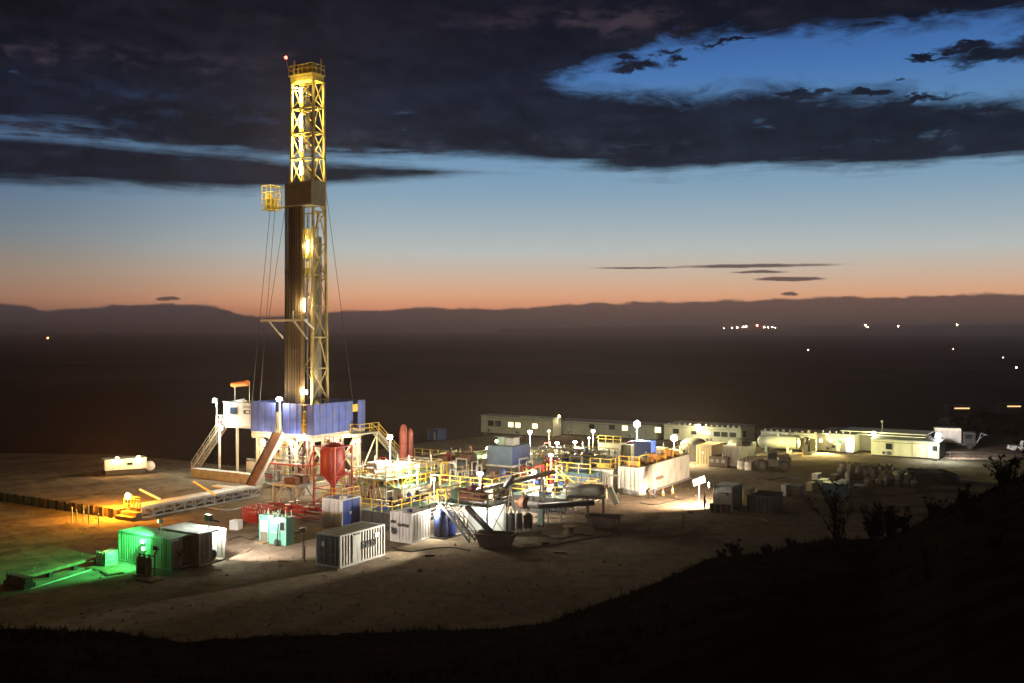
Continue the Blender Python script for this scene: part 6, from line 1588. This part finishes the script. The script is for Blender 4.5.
for px, py, r, mt in ((703,329.5,4,FT),(720,329,5,FT),(724,328.5,5,FT),(732,328,6,FT),(737,327.5,6,FT),(743,327,7,FT),(746,326.5,6,FT),(764,327,6,FT),(768,327.5,5,FT),(772,327,6,FT),(775,328,5,FT)):
    far_lamp('tiny white light in the cluster of a far town on the horizon', px, py, 8200, r, mt, town)
far_lamp('tiny red light amid the far town on the horizon', 757,325.5,8200,8,FR)
for px, py, r, lab in ((865,325,7,'upper tiny light of the tight far group past the town'),(867.5,328,8,'brighter tiny light of the tight far group past the town'),(898,326.5,5,'single faint light on the horizon between the far groups'),(957,325,5,'single faint light on the horizon farthest past the town')):
    far_lamp(lab, px, py, 8200, r, FT)
far_lamp('bright white lamp midway out on the dark plain above the cream cabins', 808,350,1400,1.5,FW)
far_lamp('faint lamp on the plain directly below the far town', 740,363.5,1000,.7,FW)
far_lamp('second faint lamp tight beside the one below the far town', 743,363.8,1000,.6,FW)
far_lamp('bright lamp on the plain above the pickup at the frame edge', 1016,367.5,760,1.1,FW)
far_lamp('faint lamp above the bright one near the frame edge', 1003,357.5,900,.7,FW)
far_lamp('faint lamp on the plain under the last horizon light', 953,349,1300,.8,FW)
for px, lab, w in ((962,'warm lit roadside strip beyond the dark scrub',9),(1014,'warm lit roadside strip closest to the frame edge',8)):
    d = 380; p = at(px, 408 if px < 1000 else 406, d)
    t = thing('distant_building', lab, 'far building', (p.x, p.y, -14), 0)
    M().box(-w*.55,0,0,w*.55,6,p.z+14+.9).build('wall', MUDM, t); M().box(-w*.32,-.12,p.z+14-.35,w*.32,-.002,p.z+14+.1).build('lit_window', glow('far_window', (1,.6,.25), 1.6), t)

# ------------------------------------------------------------------ night haze
hz = bpy.data.materials.new('night_haze'); hz.use_nodes = True; hn = hz.node_tree
hn.nodes.remove(hn.nodes['Principled BSDF']); pv = hn.nodes.new('ShaderNodeVolumePrincipled')
pv.inputs['Color'].default_value = (.95, .70, .64, 1); pv.inputs['Density'].default_value = HAZE; pv.inputs['Anisotropy'].default_value = .72
hn.links.new(pv.outputs[0], hn.nodes['Material Output'].inputs['Volume'])
tag(M().box(-46000,-46000,-16,46000,46000,54).build('haze', hz), 'thin night haze over the plain and the site', 'haze', kind='stuff')

# ------------------------------------------------------------------ camera and render
cam = bpy.data.cameras.new('camera'); cam.sensor_width = 36; cam.lens = 36*F/1024
cam.shift_y = -(341.5-HY)/1024; cam.clip_start = .3; cam.clip_end = 80000
co = bpy.data.objects.new('camera', cam); COL.objects.link(co); co.location = (0,0,H); co.rotation_euler = (pi/2,0,0); scene.camera = co
scene.render.engine = 'CYCLES'
scene.cycles.use_denoising = True; scene.cycles.max_bounces = 5; scene.cycles.diffuse_bounces = 3; scene.cycles.use_light_tree = True
scene.cycles.caustics_reflective = False; scene.cycles.caustics_refractive = False; scene.cycles.sample_clamp_indirect = 4
scene.view_settings.view_transform = 'Standard'; scene.view_settings.look = 'None'; scene.view_settings.exposure = 0; scene.view_settings.gamma = 1
